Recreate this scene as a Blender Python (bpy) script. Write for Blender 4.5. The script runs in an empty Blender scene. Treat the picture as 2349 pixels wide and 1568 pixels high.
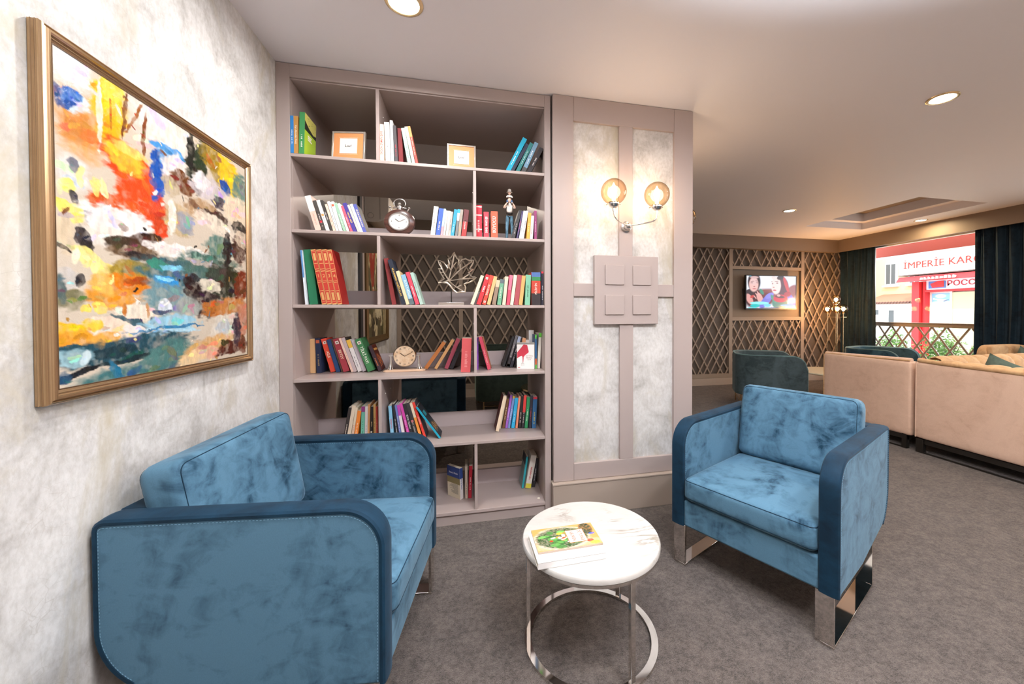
import bpy, bmesh, math, random
import numpy as np
from mathutils import Vector, Matrix, Euler
random.seed(7)
S = bpy.context.scene
# ---------------------------------------------------------------- camera, world, exposure
YAW, PITCH, ROLL, F_PX, CX, CY = .2252, .015, -.002, 893., 1275., 731.
cam_d = bpy.data.cameras.new('camera'); cam = bpy.data.objects.new('camera', cam_d)
S.collection.objects.link(cam); S.camera = cam
cam_d.sensor_width = 36.0; cam_d.lens = F_PX / 2349 * 36.0
cam_d.shift_x = (1174.5 - CX) / 2349; cam_d.shift_y = (CY - 784) / 2349
cam_d.clip_start = .02; cam_d.clip_end = 200
def cam_axes():
    cy, sy, cp, sp, cr, sr = math.cos(YAW), math.sin(YAW), math.cos(PITCH), math.sin(PITCH), math.cos(ROLL), math.sin(ROLL)
    B = np.array([[1, 0, 0], [0, 0, -1], [0, 1, 0]], float)
    Ry = np.array([[cy, -sy, 0], [sy, cy, 0], [0, 0, 1]])
    Rp = np.array([[1, 0, 0], [0, cp, -sp], [0, sp, cp]])
    Rr = np.array([[cr, -sr, 0], [sr, cr, 0], [0, 0, 1]])
    return Rr @ Rp @ B @ Ry
_R = cam_axes()
cam.matrix_world = Matrix(((_R[0][0], -_R[1][0], -_R[2][0], 0), (_R[0][1], -_R[1][1], -_R[2][1], 0),
                           (_R[0][2], -_R[1][2], -_R[2][2], 1.3), (0, 0, 0, 1)))
W = bpy.data.worlds.new('sky'); S.world = W; W.use_nodes = True
W.node_tree.nodes['Background'].inputs[0].default_value = (.86, .93, 1, 1)
W.node_tree.nodes['Background'].inputs[1].default_value = 4.6
S.view_settings.view_transform = 'Standard'; S.view_settings.look = 'None'
S.view_settings.gamma = 1; S.view_settings.use_curve_mapping = False
S.view_settings.exposure = 0.2
S.cycles.use_denoising = True
S.cycles.max_bounces = 10; S.cycles.diffuse_bounces = 6; S.cycles.glossy_bounces = 5
S.cycles.transparent_max_bounces = 12; S.cycles.sample_clamp_indirect = 6
S.cycles.caustics_reflective = False; S.cycles.caustics_refractive = False
C = S.collection
ZC = 2.683                                  # ceiling height

def area_light(name, loc, size, power, col=(1, 1, 1), rot=(0, 0, 0), shape='DISK', size_y=None, parent=None):
    l = bpy.data.lights.new(name, 'AREA'); l.shape = shape; l.size = size; l.energy = power; l.color = col
    if size_y: l.size_y = size_y
    o = bpy.data.objects.new(name, l); C.objects.link(o); o.location = loc; o.rotation_euler = rot
    return o
sun = bpy.data.lights.new('sun', 'SUN'); sun.energy = 2.6; sun.angle = .02; sun.color = (1, .96, .9)
suno = bpy.data.objects.new('sun', sun); C.objects.link(suno); suno.rotation_euler = (math.radians(30), math.radians(-38), 0)
FLASH_W = 128
# ceiling downlights; those in the second row are unseen, added as fill light: (x, y, watts, colour)
WARM = (1.0, .86, .72); NEUT = (1.0, .95, .90); COOL = (1.0, .985, .97)
DOWNLIGHTS = [(-.265, 1.862, 18, COOL), (3.008, 1.915, 20, WARM), (4.28, 4.465, 11, WARM), (6.665, 4.50, 14, (1, .74, .42)),
              (.05, .45, 19, COOL), (.95, .40, 21, COOL), (2.2, .35, 22, NEUT), (4.6, 1.6, 18, WARM), (5.9, 2.6, 13, WARM), (3.6, .3, 30, NEUT), (-.1, 4.75, 17, WARM), (1.9, 4.4, 12, WARM)]

# the photographer's flash beside the camera, fired at the ceiling
flash = area_light('bounce_flash', (1.05, .18, 1.72), .25, FLASH_W, (.84, .92, 1.0), (math.radians(180 + 8), 0, 0))

flash.data.spread = math.radians(130)

# ---------------------------------------------------------------- materials
def hx(h, k=1.0):
    c = [int(h[i:i + 2], 16) / 255 for i in (0, 2, 4)]
    return tuple(min(1, k * (x / 12.92 if x <= .04045 else ((x + .055) / 1.055) ** 2.4)) for x in c)
_M = {}
def mat(name, col=(.5, .5, .5), rough=.5, metal=0., emit=None, es=1., spec=.5, **kw):
    if name in _M: return _M[name]
    m = bpy.data.materials.new(name); m.use_nodes = True; b = m.node_tree.nodes['Principled BSDF']
    b.inputs['Base Color'].default_value = (*col, 1); b.inputs['Roughness'].default_value = rough
    b.inputs['Metallic'].default_value = metal; b.inputs['Specular IOR Level'].default_value = spec
    if emit: b.inputs['Emission Color'].default_value = (*emit, 1); b.inputs['Emission Strength'].default_value = es
    for k, v in kw.items(): b.inputs[k].default_value = v
    _M[name] = m; return m
def hmat(h, rough=.55, spec=.35): return mat('paper_' + h, hx(h), rough, spec=spec)
def smooth_path(a, k=5):
    a = [Vector(p) for p in a]; out = []
    for i in range(len(a) - 1):
        p0, p1, p2, p3 = a[max(0, i - 1)], a[i], a[i + 1], a[min(len(a) - 1, i + 2)]
        for j in range(k):
            t = j / k; out.append(.5 * ((2 * p1) + (p2 - p0) * t + (2 * p0 - 5 * p1 + 4 * p2 - p3) * t * t + (3 * p1 - p0 - 3 * p2 + p3) * t ** 3))
    return out + [a[-1]]
class NT:
    def __init__(s, name, **kw):
        s.m = mat(name, **kw); s.t = s.m.node_tree; s.b = s.t.nodes['Principled BSDF']; s.L = s.t.links
    def n(s, typ, **kw):
        nd = s.t.nodes.new(typ)
        for k, v in kw.items():
            if k.startswith('i_'):
                key = k[2:].replace('_', ' ')
                nd.inputs[int(key) if key.isdigit() else key].default_value = v
            else: setattr(nd, k, v)
        return nd
    def l(s, a, b): s.L.new(a, b)
    def coord(s, scale=(1, 1, 1), out='Object', rot=(0, 0, 0)):
        tc = s.n('ShaderNodeTexCoord'); mp = s.n('ShaderNodeMapping'); s.l(tc.outputs[out], mp.inputs[0])
        mp.inputs['Scale'].default_value = scale; mp.inputs['Rotation'].default_value = rot; return mp.outputs[0]
    def noise(s, co, scale, detail=4, rough=.55, dist=0.):
        nd = s.n('ShaderNodeTexNoise'); s.l(co, nd.inputs['Vector']); nd.inputs['Scale'].default_value = scale
        nd.inputs['Detail'].default_value = detail; nd.inputs['Roughness'].default_value = rough; nd.inputs['Distortion'].default_value = dist
        return nd.outputs['Fac']
    def ramp(s, fac, stops):
        r = s.n('ShaderNodeValToRGB'); s.l(fac, r.inputs[0]); e = r.color_ramp.elements
        while len(e) < len(stops): e.new(.5)
        for i, (p, c) in enumerate(stops): e[i].position = p; e[i].color = (*c, 1)
        return r.outputs[0]
    def mix(s, fac, a, b, typ='MIX'):
        x = s.n('ShaderNodeMix', data_type='RGBA', blend_type=typ)
        for sock, v in ((x.inputs[0], fac), (x.inputs[6], a), (x.inputs[7], b)):
            if hasattr(v, 'links'): s.l(v, sock)
            else: sock.default_value = (*v, 1) if isinstance(v, tuple) else v
        return x.outputs[2]
    def bump(s, h, strength=.2, dist=.01):
        b = s.n('ShaderNodeBump'); b.inputs['Strength'].default_value = strength; b.inputs['Distance'].default_value = dist
        s.l(h, b.inputs['Height']); s.l(b.outputs[0], s.b.inputs['Normal'])
    def base(s, c): s.l(c, s.b.inputs['Base Color'])

def m_wallpaper(name, cracks=True, dim=1.):
    k = NT(name, rough=.45, spec=.3); co = k.coord()
    n1 = k.noise(co, 5.5, 7, .62, .5); n2 = k.noise(k.coord((1, 1, .6)), 60, 5, .7); n3 = k.noise(k.coord((1, 1, .5)), 3.2, 6, .66, .9)
    a = k.ramp(n1, [(.36, hx('b0adaa', dim)), (.47, hx('cdcbc9', dim)), (.6, hx('e4e3e2', dim))])
    b = k.ramp(n2, [(.34, hx('b3ada2', dim)), (.6, hx('efedeb', dim))])
    c = k.mix(.30, a, b)
    f = k.ramp(n3, [(.5, (0, 0, 0)), (.68, (1, 1, 1))])
    c = k.mix(f, c, hx('c2b9a5', dim), 'MIX')
    if cracks:
        v = k.n('ShaderNodeTexVoronoi', feature='DISTANCE_TO_EDGE'); v.inputs['Scale'].default_value = 34
        w = k.mix(.22, co, k.n('ShaderNodeTexNoise', i_Scale=9.).outputs['Color']); k.l(w, v.inputs['Vector'])
        e = k.ramp(v.outputs['Distance'], [(.0, (1, 1, 1)), (.028, (0, 0, 0))])
        g = k.ramp(k.noise(co, 7, 3), [(.5, (0, 0, 0)), (.64, (.30, .30, .30))])
        c = k.mix(k.mix(1., e, g, 'MULTIPLY'), c, hx('9b9082'))
        k.bump(n2, .25, .004)
    else: k.bump(n2, .12, .002)
    k.base(c); return k.m
def m_carpet():
    k = NT('grey_brown_carpet', rough=.95, spec=.1); co = k.coord()
    n1 = k.noise(co, 11, 5, .7); n2 = k.noise(co, 48, 5, .8); n3 = k.noise(co, 240, 2, .7)
    a = k.ramp(n1, [(.42, hx('2a2525')), (.58, hx('675d58'))])
    b = k.ramp(n2, [(.43, hx('1e1a1a')), (.57, hx('7e736b'))])
    d = k.ramp(n3, [(.3, hx('262120')), (.7, hx('786d65'))])
    c = k.mix(.5, a, b); c = k.mix(.5, c, d); k.base(c)
    k.bump(n3, .9, .006); k.b.inputs['Sheen Weight'].default_value = .12; return k.m
def m_velvet(name, dark, light, sheen=.5, seed=0., lo=.38, hi=.6, tint=(.6, .75, .9), sc=1.0):
    k = NT(name, rough=.72, spec=.18); co = k.coord((1, 1, .55)); co2 = k.coord((1.3, 1.3, 1.9), rot=(.4, .8, .3 + seed))
    n1 = k.noise(co, 3.4 * sc, 5, .62, 1.3); n2 = k.noise(co2, 9 * sc, 4, .6, .9); n3 = k.noise(co, 420, 2, .6)
    f = k.mix(.38, n1, n2)
    c = k.ramp(f, [(lo, dark), ((lo + hi) / 2, tuple((a * .35 + b * .65) for a, b in zip(dark, light))), (hi, light)])
    c = k.mix(.06, c, k.ramp(n3, [(.3, (0, 0, 0)), (.7, (1, 1, 1))]), 'OVERLAY')
    k.base(c); k.bump(n1, .25, .01)
    k.b.inputs['Sheen Weight'].default_value = sheen; k.b.inputs['Sheen Roughness'].default_value = .35
    k.b.inputs['Sheen Tint'].default_value = (*tint, 1); return k.m
def m_marble():
    k = NT('white_marble', rough=.12, spec=.5); co = k.coord((1, 3.0, 1), rot=(0, 0, -.35))
    n = k.noise(co, 3.1, 7, .6, 1.6)
    v = k.ramp(n, [(.46, (0, 0, 0)), (.5, (1, 1, 1)), (.55, (0, 0, 0))])
    msk = k.ramp(k.noise(k.coord(), 2.6, 3, .5), [(.48, (0, 0, 0)), (.6, (.8, .8, .8))])
    base = k.mix(k.noise(co, 14, 5, .6), hx('c8c4bf'), hx('b6b3af'))
    c = k.mix(k.mix(1., v, msk, 'MULTIPLY'), base, hx('6f6650')); k.base(c); return k.m
def m_paint(name, col, rough=.42, amp=.03):
    k = NT(name, col=col, rough=rough, spec=.4); n = k.noise(k.coord(), 300, 2); k.bump(n, amp, .001); return k.m
def m_attr(name, rough=.4, emit=0., spec=.4, bump=0.):
    k = NT(name, rough=rough, spec=spec); a = k.n('ShaderNodeVertexColor'); a.layer_name = 'pigment'
    if emit:
        k.b.inputs['Base Color'].default_value = (.01, .01, .01, 1)
        k.l(a.outputs[0], k.b.inputs['Emission Color']); k.b.inputs['Emission Strength'].default_value = emit
    else: k.base(a.outputs[0])
    if bump: k.bump(k.noise(k.coord(), 70, 5, .7, 1.), bump, .003)
    return k.m
def m_glass(name, tint, k=.35, rough=.0, rim=None, gb=.035):
    """thin blown glass: see-through with a sheen that grows towards the rim"""
    m = bpy.data.materials.new(name); m.use_nodes = True; t = m.node_tree; t.nodes.clear()
    o = t.nodes.new('ShaderNodeOutputMaterial'); tr = t.nodes.new('ShaderNodeBsdfTransparent'); g = t.nodes.new('ShaderNodeBsdfGlossy')
    mx = t.nodes.new('ShaderNodeMixShader'); lw = t.nodes.new('ShaderNodeLayerWeight'); lw.inputs[0].default_value = .5
    p = t.nodes.new('ShaderNodeMath'); p.operation = 'POWER'; p.inputs[1].default_value = 3.5
    q = t.nodes.new('ShaderNodeMath'); q.operation = 'MULTIPLY_ADD'; q.inputs[1].default_value = k; q.inputs[2].default_value = .035
    g.inputs['Roughness'].default_value = rough; q.inputs[2].default_value = gb
    cr = t.nodes.new('ShaderNodeValToRGB'); cr.color_ramp.elements[0].color = (*tint, 1); cr.color_ramp.elements[1].color = (*(rim or tint), 1)
    cr.color_ramp.elements[0].position = .35; t.links.new(lw.outputs['Facing'], cr.inputs[0]); t.links.new(cr.outputs[0], tr.inputs[0])
    t.links.new(lw.outputs['Facing'], p.inputs[0]); t.links.new(p.outputs[0], q.inputs[0]); t.links.new(q.outputs[0], mx.inputs[0])
    t.links.new(tr.outputs[0], mx.inputs[1]); t.links.new(g.outputs[0], mx.inputs[2])
    t.links.new(mx.outputs[0], o.inputs[0]); _M[name] = m; return m

WALLP = m_wallpaper('crackled_wallpaper', True, .93); WALLP2 = m_wallpaper('mottled_wallpaper', False, .86)
CARPET = m_carpet()
CEIL = m_paint('ceiling_white', hx('e6e4e9'), .6)
TAUPE = m_paint('taupe_lacquer', hx('a99b96'), .38); TAUPE2 = m_paint('warm_taupe_lacquer', hx('9f9186'), .42)
SHELFM = m_paint('shelf_lacquer', hx('aa9b96'), .34)
BEIGE = m_paint('beige_taupe_base', hx('a5968a'), .45)
SOFFIT = m_paint('soffit_taupe', hx('7c6e62'), .5); LATT = m_paint('lattice_taupe', hx('8f8073'), .45)
LBACK = m_paint('lattice_backing', hx('574d46'), .6)
AC_WHITE = m_paint('ac_cream_plastic', hx('d8cfc2'), .4)
BLUE = m_velvet('blue_velvet', hx('143346'), hx('50748a'), .24, lo=.36, hi=.54, tint=(.62, .8, .95))
BLUED = m_velvet('dark_nap_blue_velvet', hx('071a28'), hx('123348'), .14, seed=1.2, lo=.35, hi=.68, tint=(.5, .7, .9))  # darker copy of BLUE for borders; the nap's angle-dependent sheen put into the colour
TEALV = m_velvet('dark_teal_velvet', hx('2c3a3e'), hx('435257'), .25, tint=(.5, .65, .65))
TEALE = m_velvet('teal_velvet_edge', hx('4a6266'), hx('5f7c7e'), .5, tint=(.6, .8, .8))
PINK = m_velvet('blush_velvet', hx('bc9c88'), hx('d4b6a2'), .35, lo=.3, hi=.56, tint=(1, .85, .75))
TAN = m_velvet('tan_velvet', hx('a98460'), hx('c9a57c'), .4, tint=(1, .85, .65))
CURT = m_velvet('navy_teal_curtain', hx('0c1822'), hx('1a2d3a'), .22, tint=(.5, .6, .65))
GREENV = m_velvet('dark_green_velvet', hx('1c2622'), hx('2c3832'), .2, tint=(.5, .6, .5))
PILLOW = m_velvet('grey_green_velvet', hx('3c4a44'), hx('56655c'), .3, tint=(.6, .7, .65))
MARBLE = m_marble()
CHROME = mat('chrome', (.78, .75, .72), .06, 1.); STEEL = mat('brushed_silver', (.7, .68, .66), .22, 1.)
BRASS = mat('brass', (.72, .52, .3), .18, 1.); DARKM = mat('dark_metal', (.05, .045, .04), .35, .8)
BLACK = mat('black_plastic', (.012, .012, .014), .3); PAGES = NT('page_block', rough=.85, spec=.1)
_n = PAGES.noise(PAGES.coord((300, 1, 1)), 4, 2); PAGES.base(PAGES.ramp(_n, [(.3, hx('c9bda8')), (.7, hx('efe8da'))])); PAGES = PAGES.m
AMBERL = m_glass('lamp_amber_glass', (.95, .84, .66), .25, rim=(.82, .62, .42)); AMBER = m_glass('amber_glass', (.84, .72, .58), .35, rim=(.46, .36, .27)); CLEAR = m_glass('clear_glass', (.97, .98, .98), .12, gb=.003)
BULB = mat('warm_bulb', (1, .8, .5), emit=(1, .78, .45), es=30.)
DIFF = mat('lamp_diffuser', (1, 1, 1), emit=(1, .9, .72), es=9.)
STITCH = mat('stitch_thread', hx('6f9ab4'), .7)

# ---------------------------------------------------------------- mesh helpers
class MB:
    def __init__(s): s.bm = bmesh.new()
    def box(s, x0, y0, z0, x1, y1, z1, m=None):
        vs = [s.bm.verts.new((x, y, z)) for x in (x0, x1) for y in (y0, y1) for z in (z0, z1)]
        for f in ((0, 1, 3, 2), (4, 6, 7, 5), (0, 4, 5, 1), (2, 3, 7, 6), (0, 2, 6, 4), (1, 5, 7, 3)):
            s.bm.faces.new([vs[i] for i in f])
        if m is not None:
            for v in vs: v.co = m @ v.co
        return s
    def prism(s, pts, a, b, axis='x'):
        # pts are 2-D in the plane across the axis, extruded from a to b
        def P(p, t): return {'x': (t, p[0], p[1]), 'y': (p[0], t, p[1]), 'z': (p[0], p[1], t)}[axis]
        A = [s.bm.verts.new(P(p, a)) for p in pts]; B = [s.bm.verts.new(P(p, b)) for p in pts]; n = len(pts)
        s.bm.faces.new(A[::-1]); s.bm.faces.new(B)
        for i in range(n): s.bm.faces.new([A[i], A[(i + 1) % n], B[(i + 1) % n], B[i]])
        return s
    def tube(s, path, r, n=10, closed=False, cap=True, flat=None):
        path = [Vector(p) for p in path]; N = len(path); rings = []; up = None
        for i, p in enumerate(path):
            a = path[(i - 1) % N] if closed or i > 0 else p; b = path[(i + 1) % N] if closed or i < N - 1 else p
            t = (b - a).normalized() if (b - a).length > 1e-9 else Vector((0, 0, 1))
            if up is None: up = Vector((0, 0, 1)) if abs(t.z) < .9 else Vector((1, 0, 0))
            u = (up - t * up.dot(t)).normalized(); up = u; w = t.cross(u)
            rr = r[i] if isinstance(r, (list, tuple)) else r
            ring = []
            for k in range(n):
                an = 2 * math.pi * k / n + math.pi / n
                ring.append(s.bm.verts.new(p + (u * math.cos(an) + w * math.sin(an)) * rr))
            rings.append(ring)
        for i in range(N if closed else N - 1):
            A, B = rings[i], rings[(i + 1) % N]
            for k in range(n): s.bm.faces.new([A[k], A[(k + 1) % n], B[(k + 1) % n], B[k]])
        if cap and not closed: s.bm.faces.new(rings[0][::-1]); s.bm.faces.new(rings[-1])
        return s
    def bar(s, a, b, w, d, up=(0, 0, 1)):
        a, b = Vector(a), Vector(b); t = (b - a).normalized(); up = Vector(up); u = (up - t * up.dot(t)).normalized(); v = t.cross(u)
        vs = [s.bm.verts.new(p + v * (sx * w / 2) + u * (sz * d / 2)) for p in (a, b) for sx in (-1, 1) for sz in (-1, 1)]
        for f in ((0, 1, 3, 2), (4, 6, 7, 5), (0, 4, 5, 1), (2, 3, 7, 6), (0, 2, 6, 4), (1, 5, 7, 3)): s.bm.faces.new([vs[i] for i in f])
        return s
    def lathe(s, prof, n=32, c=(0, 0, 0), m=None):
        rings = []
        for r, z in prof:
            if r < 1e-6: rings.append([s.bm.verts.new((c[0], c[1], c[2] + z))])
            else: rings.append([s.bm.verts.new((c[0] + r * math.cos(2 * math.pi * k / n), c[1] + r * math.sin(2 * math.pi * k / n), c[2] + z)) for k in range(n)])
        for A, B in zip(rings, rings[1:]):
            for k in range(n):
                q = [A[k % len(A)], A[(k + 1) % len(A)], B[(k + 1) % len(B)], B[k % len(B)]]
                q2 = []
                for v in q:
                    if v not in q2: q2.append(v)
                if len(q2) > 2:
                    try: s.bm.faces.new(q2)
                    except ValueError: pass
        if m is not None:
            for ring in rings:
                for v in ring: v.co = m @ v.co
        return s
    def sphere(s, c, r, n=24, k=14, sc=(1, 1, 1)):
        pr = [(max(0, r * math.sin(math.pi * i / k)), -r * math.cos(math.pi * i / k)) for i in range(k + 1)]
        pr[0] = (0, -r); pr[-1] = (0, r)
        M = Matrix.Translation(Vector(c)) @ Matrix.Diagonal((*sc, 1)); return s.lathe(pr, n, (0, 0, 0), M)
    def cushion(s, w, d, h, r, crown=0., n=10, m=None, belly=0.):
        """rounded, puffed box centred on the origin"""
        faces = []
        def add(fn):
            g = [[fn(-1 + 2 * i / n, -1 + 2 * j / n) for j in range(n + 1)] for i in range(n + 1)]
            faces.append(g)
        add(lambda a, b: (a, b, 1)); add(lambda a, b: (b, a, -1)); add(lambda a, b: (a, -1, b)); add(lambda a, b: (b, 1, a))
        add(lambda a, b: (1, a, b)); add(lambda a, b: (-1, b, a))
        H = Vector((w / 2, d / 2, h / 2)); cache = {}
        def warp(p):
            def e(t): return math.copysign(1 - (1 - abs(t)) ** 1.6, t)
            q = Vector((e(p[0]) * H.x, e(p[1]) * H.y, e(p[2]) * H.z))
            inn = Vector([max(-H[i] + r, min(H[i] - r, q[i])) for i in range(3)])
            dlt = q - inn
            if dlt.length > 1e-9: q = inn + dlt.normalized() * r
            u, v, z = q.x / H.x, q.y / H.y, q.z / H.z
            q.z += crown * (1 - u * u) * (1 - v * v) * max(-.4, z)
            q.x += belly * (1 - v * v) * (1 - z * z) * u; q.y += belly * (1 - u * u) * (1 - z * z) * v
            return q
        def V(p):
            key = tuple(round(x, 5) for x in p)
            if key not in cache:
                q = warp(p); cache[key] = s.bm.verts.new(m @ q if m is not None else q)
            return cache[key]
        for g in faces:
            for i in range(n):
                for j in range(n):
                    q = [V(g[i][j]), V(g[i + 1][j]), V(g[i + 1][j + 1]), V(g[i][j + 1])]
                    try: s.bm.faces.new(q)
                    except ValueError: pass
        return s
    def build(s, name, m, parent=None, bevel=0., seg=2, smooth=False, loc=None, rot=None, sub=0):
        bmesh.ops.recalc_face_normals(s.bm, faces=s.bm.faces)
        me = bpy.data.meshes.new(name); s.bm.to_mesh(me); s.bm.free()
        o = bpy.data.objects.new(name, me); C.objects.link(o)
        if m: me.materials.append(m)
        if parent: o.parent = parent
        if loc is not None: o.location = loc
        if rot is not None: o.rotation_euler = rot
        if smooth or bevel:
            for p in me.polygons: p.use_smooth = True
        if bevel:
            b = o.modifiers.new('bevel', 'BEVEL'); b.width = bevel; b.segments = seg; b.limit_method = 'ANGLE'; b.angle_limit = math.radians(35)
            b.harden_normals = False
            if not smooth:
                try: me.shade_auto_smooth
                except AttributeError: pass
        if sub: o.modifiers.new('sub', 'SUBSURF').levels = sub; o.modifiers['sub'].render_levels = sub
        if (smooth or bevel):
            sm = None
            for e in me.edges: pass
            me.set_sharp_from_angle(angle=math.radians(40))
        return o
def tag(o, label, cat, group=None):
    o['label'] = label; o['category'] = cat
    if group: o['group'] = group
    return o
def struct(o): o['kind'] = 'structure'; return o
def empty(name, label, cat, loc=(0, 0, 0), rot=(0, 0, 0), group=None):
    o = bpy.data.objects.new(name, None); C.objects.link(o); o.location = loc; o.rotation_euler = rot; o.empty_display_size = .05
    return tag(o, label, cat, group)
def text_part(name, txt, m, parent, size, mtx, width=None, extrude=.0004, align='CENTER', fat=.012):
    cu = bpy.data.curves.new(name, 'FONT'); cu.body = txt; cu.size = size; cu.extrude = extrude; cu.align_x = align; cu.align_y = 'CENTER'
    cu.resolution_u = 2; cu.offset = fat * size
    t = bpy.data.objects.new(name, cu); C.objects.link(t)
    me = bpy.data.meshes.new_from_object(t, depsgraph=None) if False else None
    bpy.context.view_layer.update()
    me = bpy.data.meshes.new_from_object(t.evaluated_get(bpy.context.evaluated_depsgraph_get()))
    bpy.data.objects.remove(t); bpy.data.curves.remove(cu)
    if width and len(me.vertices):
        xs = [v.co.x for v in me.vertices]; k = width / max(1e-6, max(xs) - min(xs))
        if k < 1 or width < 0:
            for v in me.vertices: v.co.x *= k
    me.transform(mtx); me.materials.clear(); me.materials.append(m)
    me.name = name
    o = bpy.data.objects.new(name, me); C.objects.link(o)
    if parent: o.parent = parent
    return o

# ---------------------------------------------------------------- pigment painter (numpy value noise + soft blobs)
def vnoise(x, y, seed):
    xi = np.floor(x).astype(int); yi = np.floor(y).astype(int); fx = x - xi; fy = y - yi
    fx = fx * fx * (3 - 2 * fx); fy = fy * fy * (3 - 2 * fy)
    def h(a, b):
        n = (a * 374761393 + b * 668265263 + seed * 1442695041) & 0xffffffff
        n = ((n ^ (n >> 13)) * 1274126177) & 0xffffffff
        return ((n ^ (n >> 16)) & 0xffff) / 65535.
    return (h(xi, yi) * (1 - fx) + h(xi + 1, yi) * fx) * (1 - fy) + (h(xi, yi + 1) * (1 - fx) + h(xi + 1, yi + 1) * fx) * fy
def fbm(x, y, seed, o=4):
    s = 0; a = .5; t = 0
    for i in range(o): s = s + a * vnoise(x * 2 ** i, y * 2 ** i, seed + i); t += a; a *= .55
    return s / t
def paint(n, m, bg, ops, warp=.02, streak=.25, seed=3, shape=None):
    u, v = np.meshgrid(np.linspace(0, 1, n), np.linspace(0, 1, m), indexing='ij')
    wu = u + warp * 2 * (fbm(u * 9, v * 9, seed) - .5) + warp * (fbm(u * 34, v * 34, seed + 9) - .5)
    wv = v + warp * 2 * (fbm(u * 9, v * 9, seed + 20) - .5) + warp * (fbm(u * 34, v * 34, seed + 31) - .5)
    col = np.ones((n, m, 3)) * np.array(hx(bg))
    for k, op in enumerate(ops):
        cu, cv, ru, rv, ang, c = op[:6]; hard = op[6] if len(op) > 6 else 5.
        R_ = max(ru, rv) * (1.35 if streak else 1.05) + warp * 2.2; i0, i1 = max(0, int((cu - R_) * n)), min(n, int((cu + R_) * n) + 2); j0, j1 = max(0, int((cv - R_) * m)), min(m, int((cv + R_) * m) + 2)
        if i1 <= i0 or j1 <= j0: continue
        sl = (slice(i0, i1), slice(j0, j1)); U, V = u[sl], v[sl]
        ca, sa = math.cos(math.radians(ang)), math.sin(math.radians(ang))
        du, dv = wu[sl] - cu, wv[sl] - cv; a = (du * ca + dv * sa) / ru; b = (-du * sa + dv * ca) / rv
        d = np.sqrt(a * a + b * b)
        if streak: d = d + streak * (fbm(U * 22 + k, V * 60, seed + k, 3) - .5) * 1.6
        al = np.clip((1 - d) * hard, 0, 1)
        if streak: al = al * np.clip(.78 + .9 * (fbm(U * 50, V * 50, seed + 3 * k, 2) - .38), 0, 1)
        cc = np.array(hx(c)) * (1 + (streak * .9 * (fbm(U * 80, V * 30, seed + 5 * k, 2)[..., None] - .5) if streak else 0))
        col[sl] = col[sl] * (1 - al[..., None]) + np.clip(cc, 0, 1) * al[..., None]
    return np.clip(col, 0, 1)
def pigment_sheet(name, m, parent, corner, du, dv, col, thick=None):
    """a sheet spanned by du (right) and dv (down) from its top-left corner, coloured per vertex"""
    n, k = col.shape[:2]; corner, du, dv = Vector(corner), Vector(du), Vector(dv)
    uu, vv = np.meshgrid(np.linspace(0, 1, n), np.linspace(0, 1, k), indexing='ij')
    P = np.array(corner)[None, None] + uu[..., None] * np.array(du) + vv[..., None] * np.array(dv)
    nv = n * k; me = bpy.data.meshes.new(name)
    idx = np.arange(nv).reshape(n, k)
    q = np.stack([idx[:-1, :-1], idx[:-1, 1:], idx[1:, 1:], idx[1:, :-1]], -1).reshape(-1, 4)
    me.vertices.add(nv); me.vertices.foreach_set('co', P.reshape(-1).astype(np.float32))
    me.loops.add(q.size); me.loops.foreach_set('vertex_index', q.reshape(-1).astype(np.int32))
    me.polygons.add(len(q)); me.polygons.foreach_set('loop_start', (np.arange(len(q)) * 4).astype(np.int32))
    me.update(calc_edges=True); me.validate()
    at = me.color_attributes.new('pigment', 'FLOAT_COLOR', 'POINT')
    at.data.foreach_set('color', np.concatenate([col.reshape(-1, 3), np.ones((nv, 1))], 1).reshape(-1).astype(np.float32))
    me.materials.append(m); o = bpy.data.objects.new(name, me); C.objects.link(o)
    if parent: o.parent = parent
    return o
# ================================================================ THE ROOM
XL, XR, YB, YF = -1.015, 7.25, -.60, 6.22
def sbox(name, m, *bx):
    b = MB()
    for q in bx: b.box(*q)
    return struct(b.build(name, m))
sbox('floor', CARPET, (XL - .1, YB - .1, -.06, XR + .1, YF + .1, 0))
RX0, RX1, RY0, RY1 = 5.30, 6.44, 3.60, 5.22
sbox('ceiling', CEIL, (XL - .1, YB - .1, ZC, RX0 - .02, YF + .1, ZC + .06), (RX1 + .02, YB - .1, ZC, XR + .1, YF + .1, ZC + .06),
     (RX0 - .02, YB - .1, ZC, RX1 + .02, RY0 - .02, ZC + .06), (RX0 - .02, RY1 + .02, ZC, RX1 + .02, YF + .1, ZC + .06))
rc = MB()
for (i, z0, z1) in ((0, ZC, ZC + .10), (.13, ZC + .12, ZC + .22)):
    x0, x1, y0, y1 = RX0 + i, RX1 - i, RY0 + i, RY1 - i
    rc.box(x0 - .02, y0 - .02, z0, x0, y1 + .02, z1); rc.box(x1, y0 - .02, z0, x1 + .02, y1 + .02, z1)
    rc.box(x0, y0 - .02, z0, x1, y0, z1); rc.box(x0, y1, z0, x1, y1 + .02, z1)
i = .13
rc.box(RX0, RY0, ZC + .10, RX0 + i, RY1, ZC + .12); rc.box(RX1 - i, RY0, ZC + .10, RX1, RY1, ZC + .12)
rc.box(RX0 + i, RY0, ZC + .10, RX1 - i, RY0 + i, ZC + .12); rc.box(RX0 + i, RY1 - i, ZC + .10, RX1 - i, RY1, ZC + .12)
struct(rc.build('trim_1', CEIL))
sbox('trim_2', m_paint('recess_taupe', hx('8f8274'), .5), (RX0, RY0, ZC + .2201, RX1, RY1, ZC + .26))
sbox('wall_left', WALLP, (XL - .1, YB - .1, 0, XL, YF, ZC))
sbox('wall_back', TAUPE2, (XL, YB - .1, 0, XR, YB, ZC))
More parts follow.
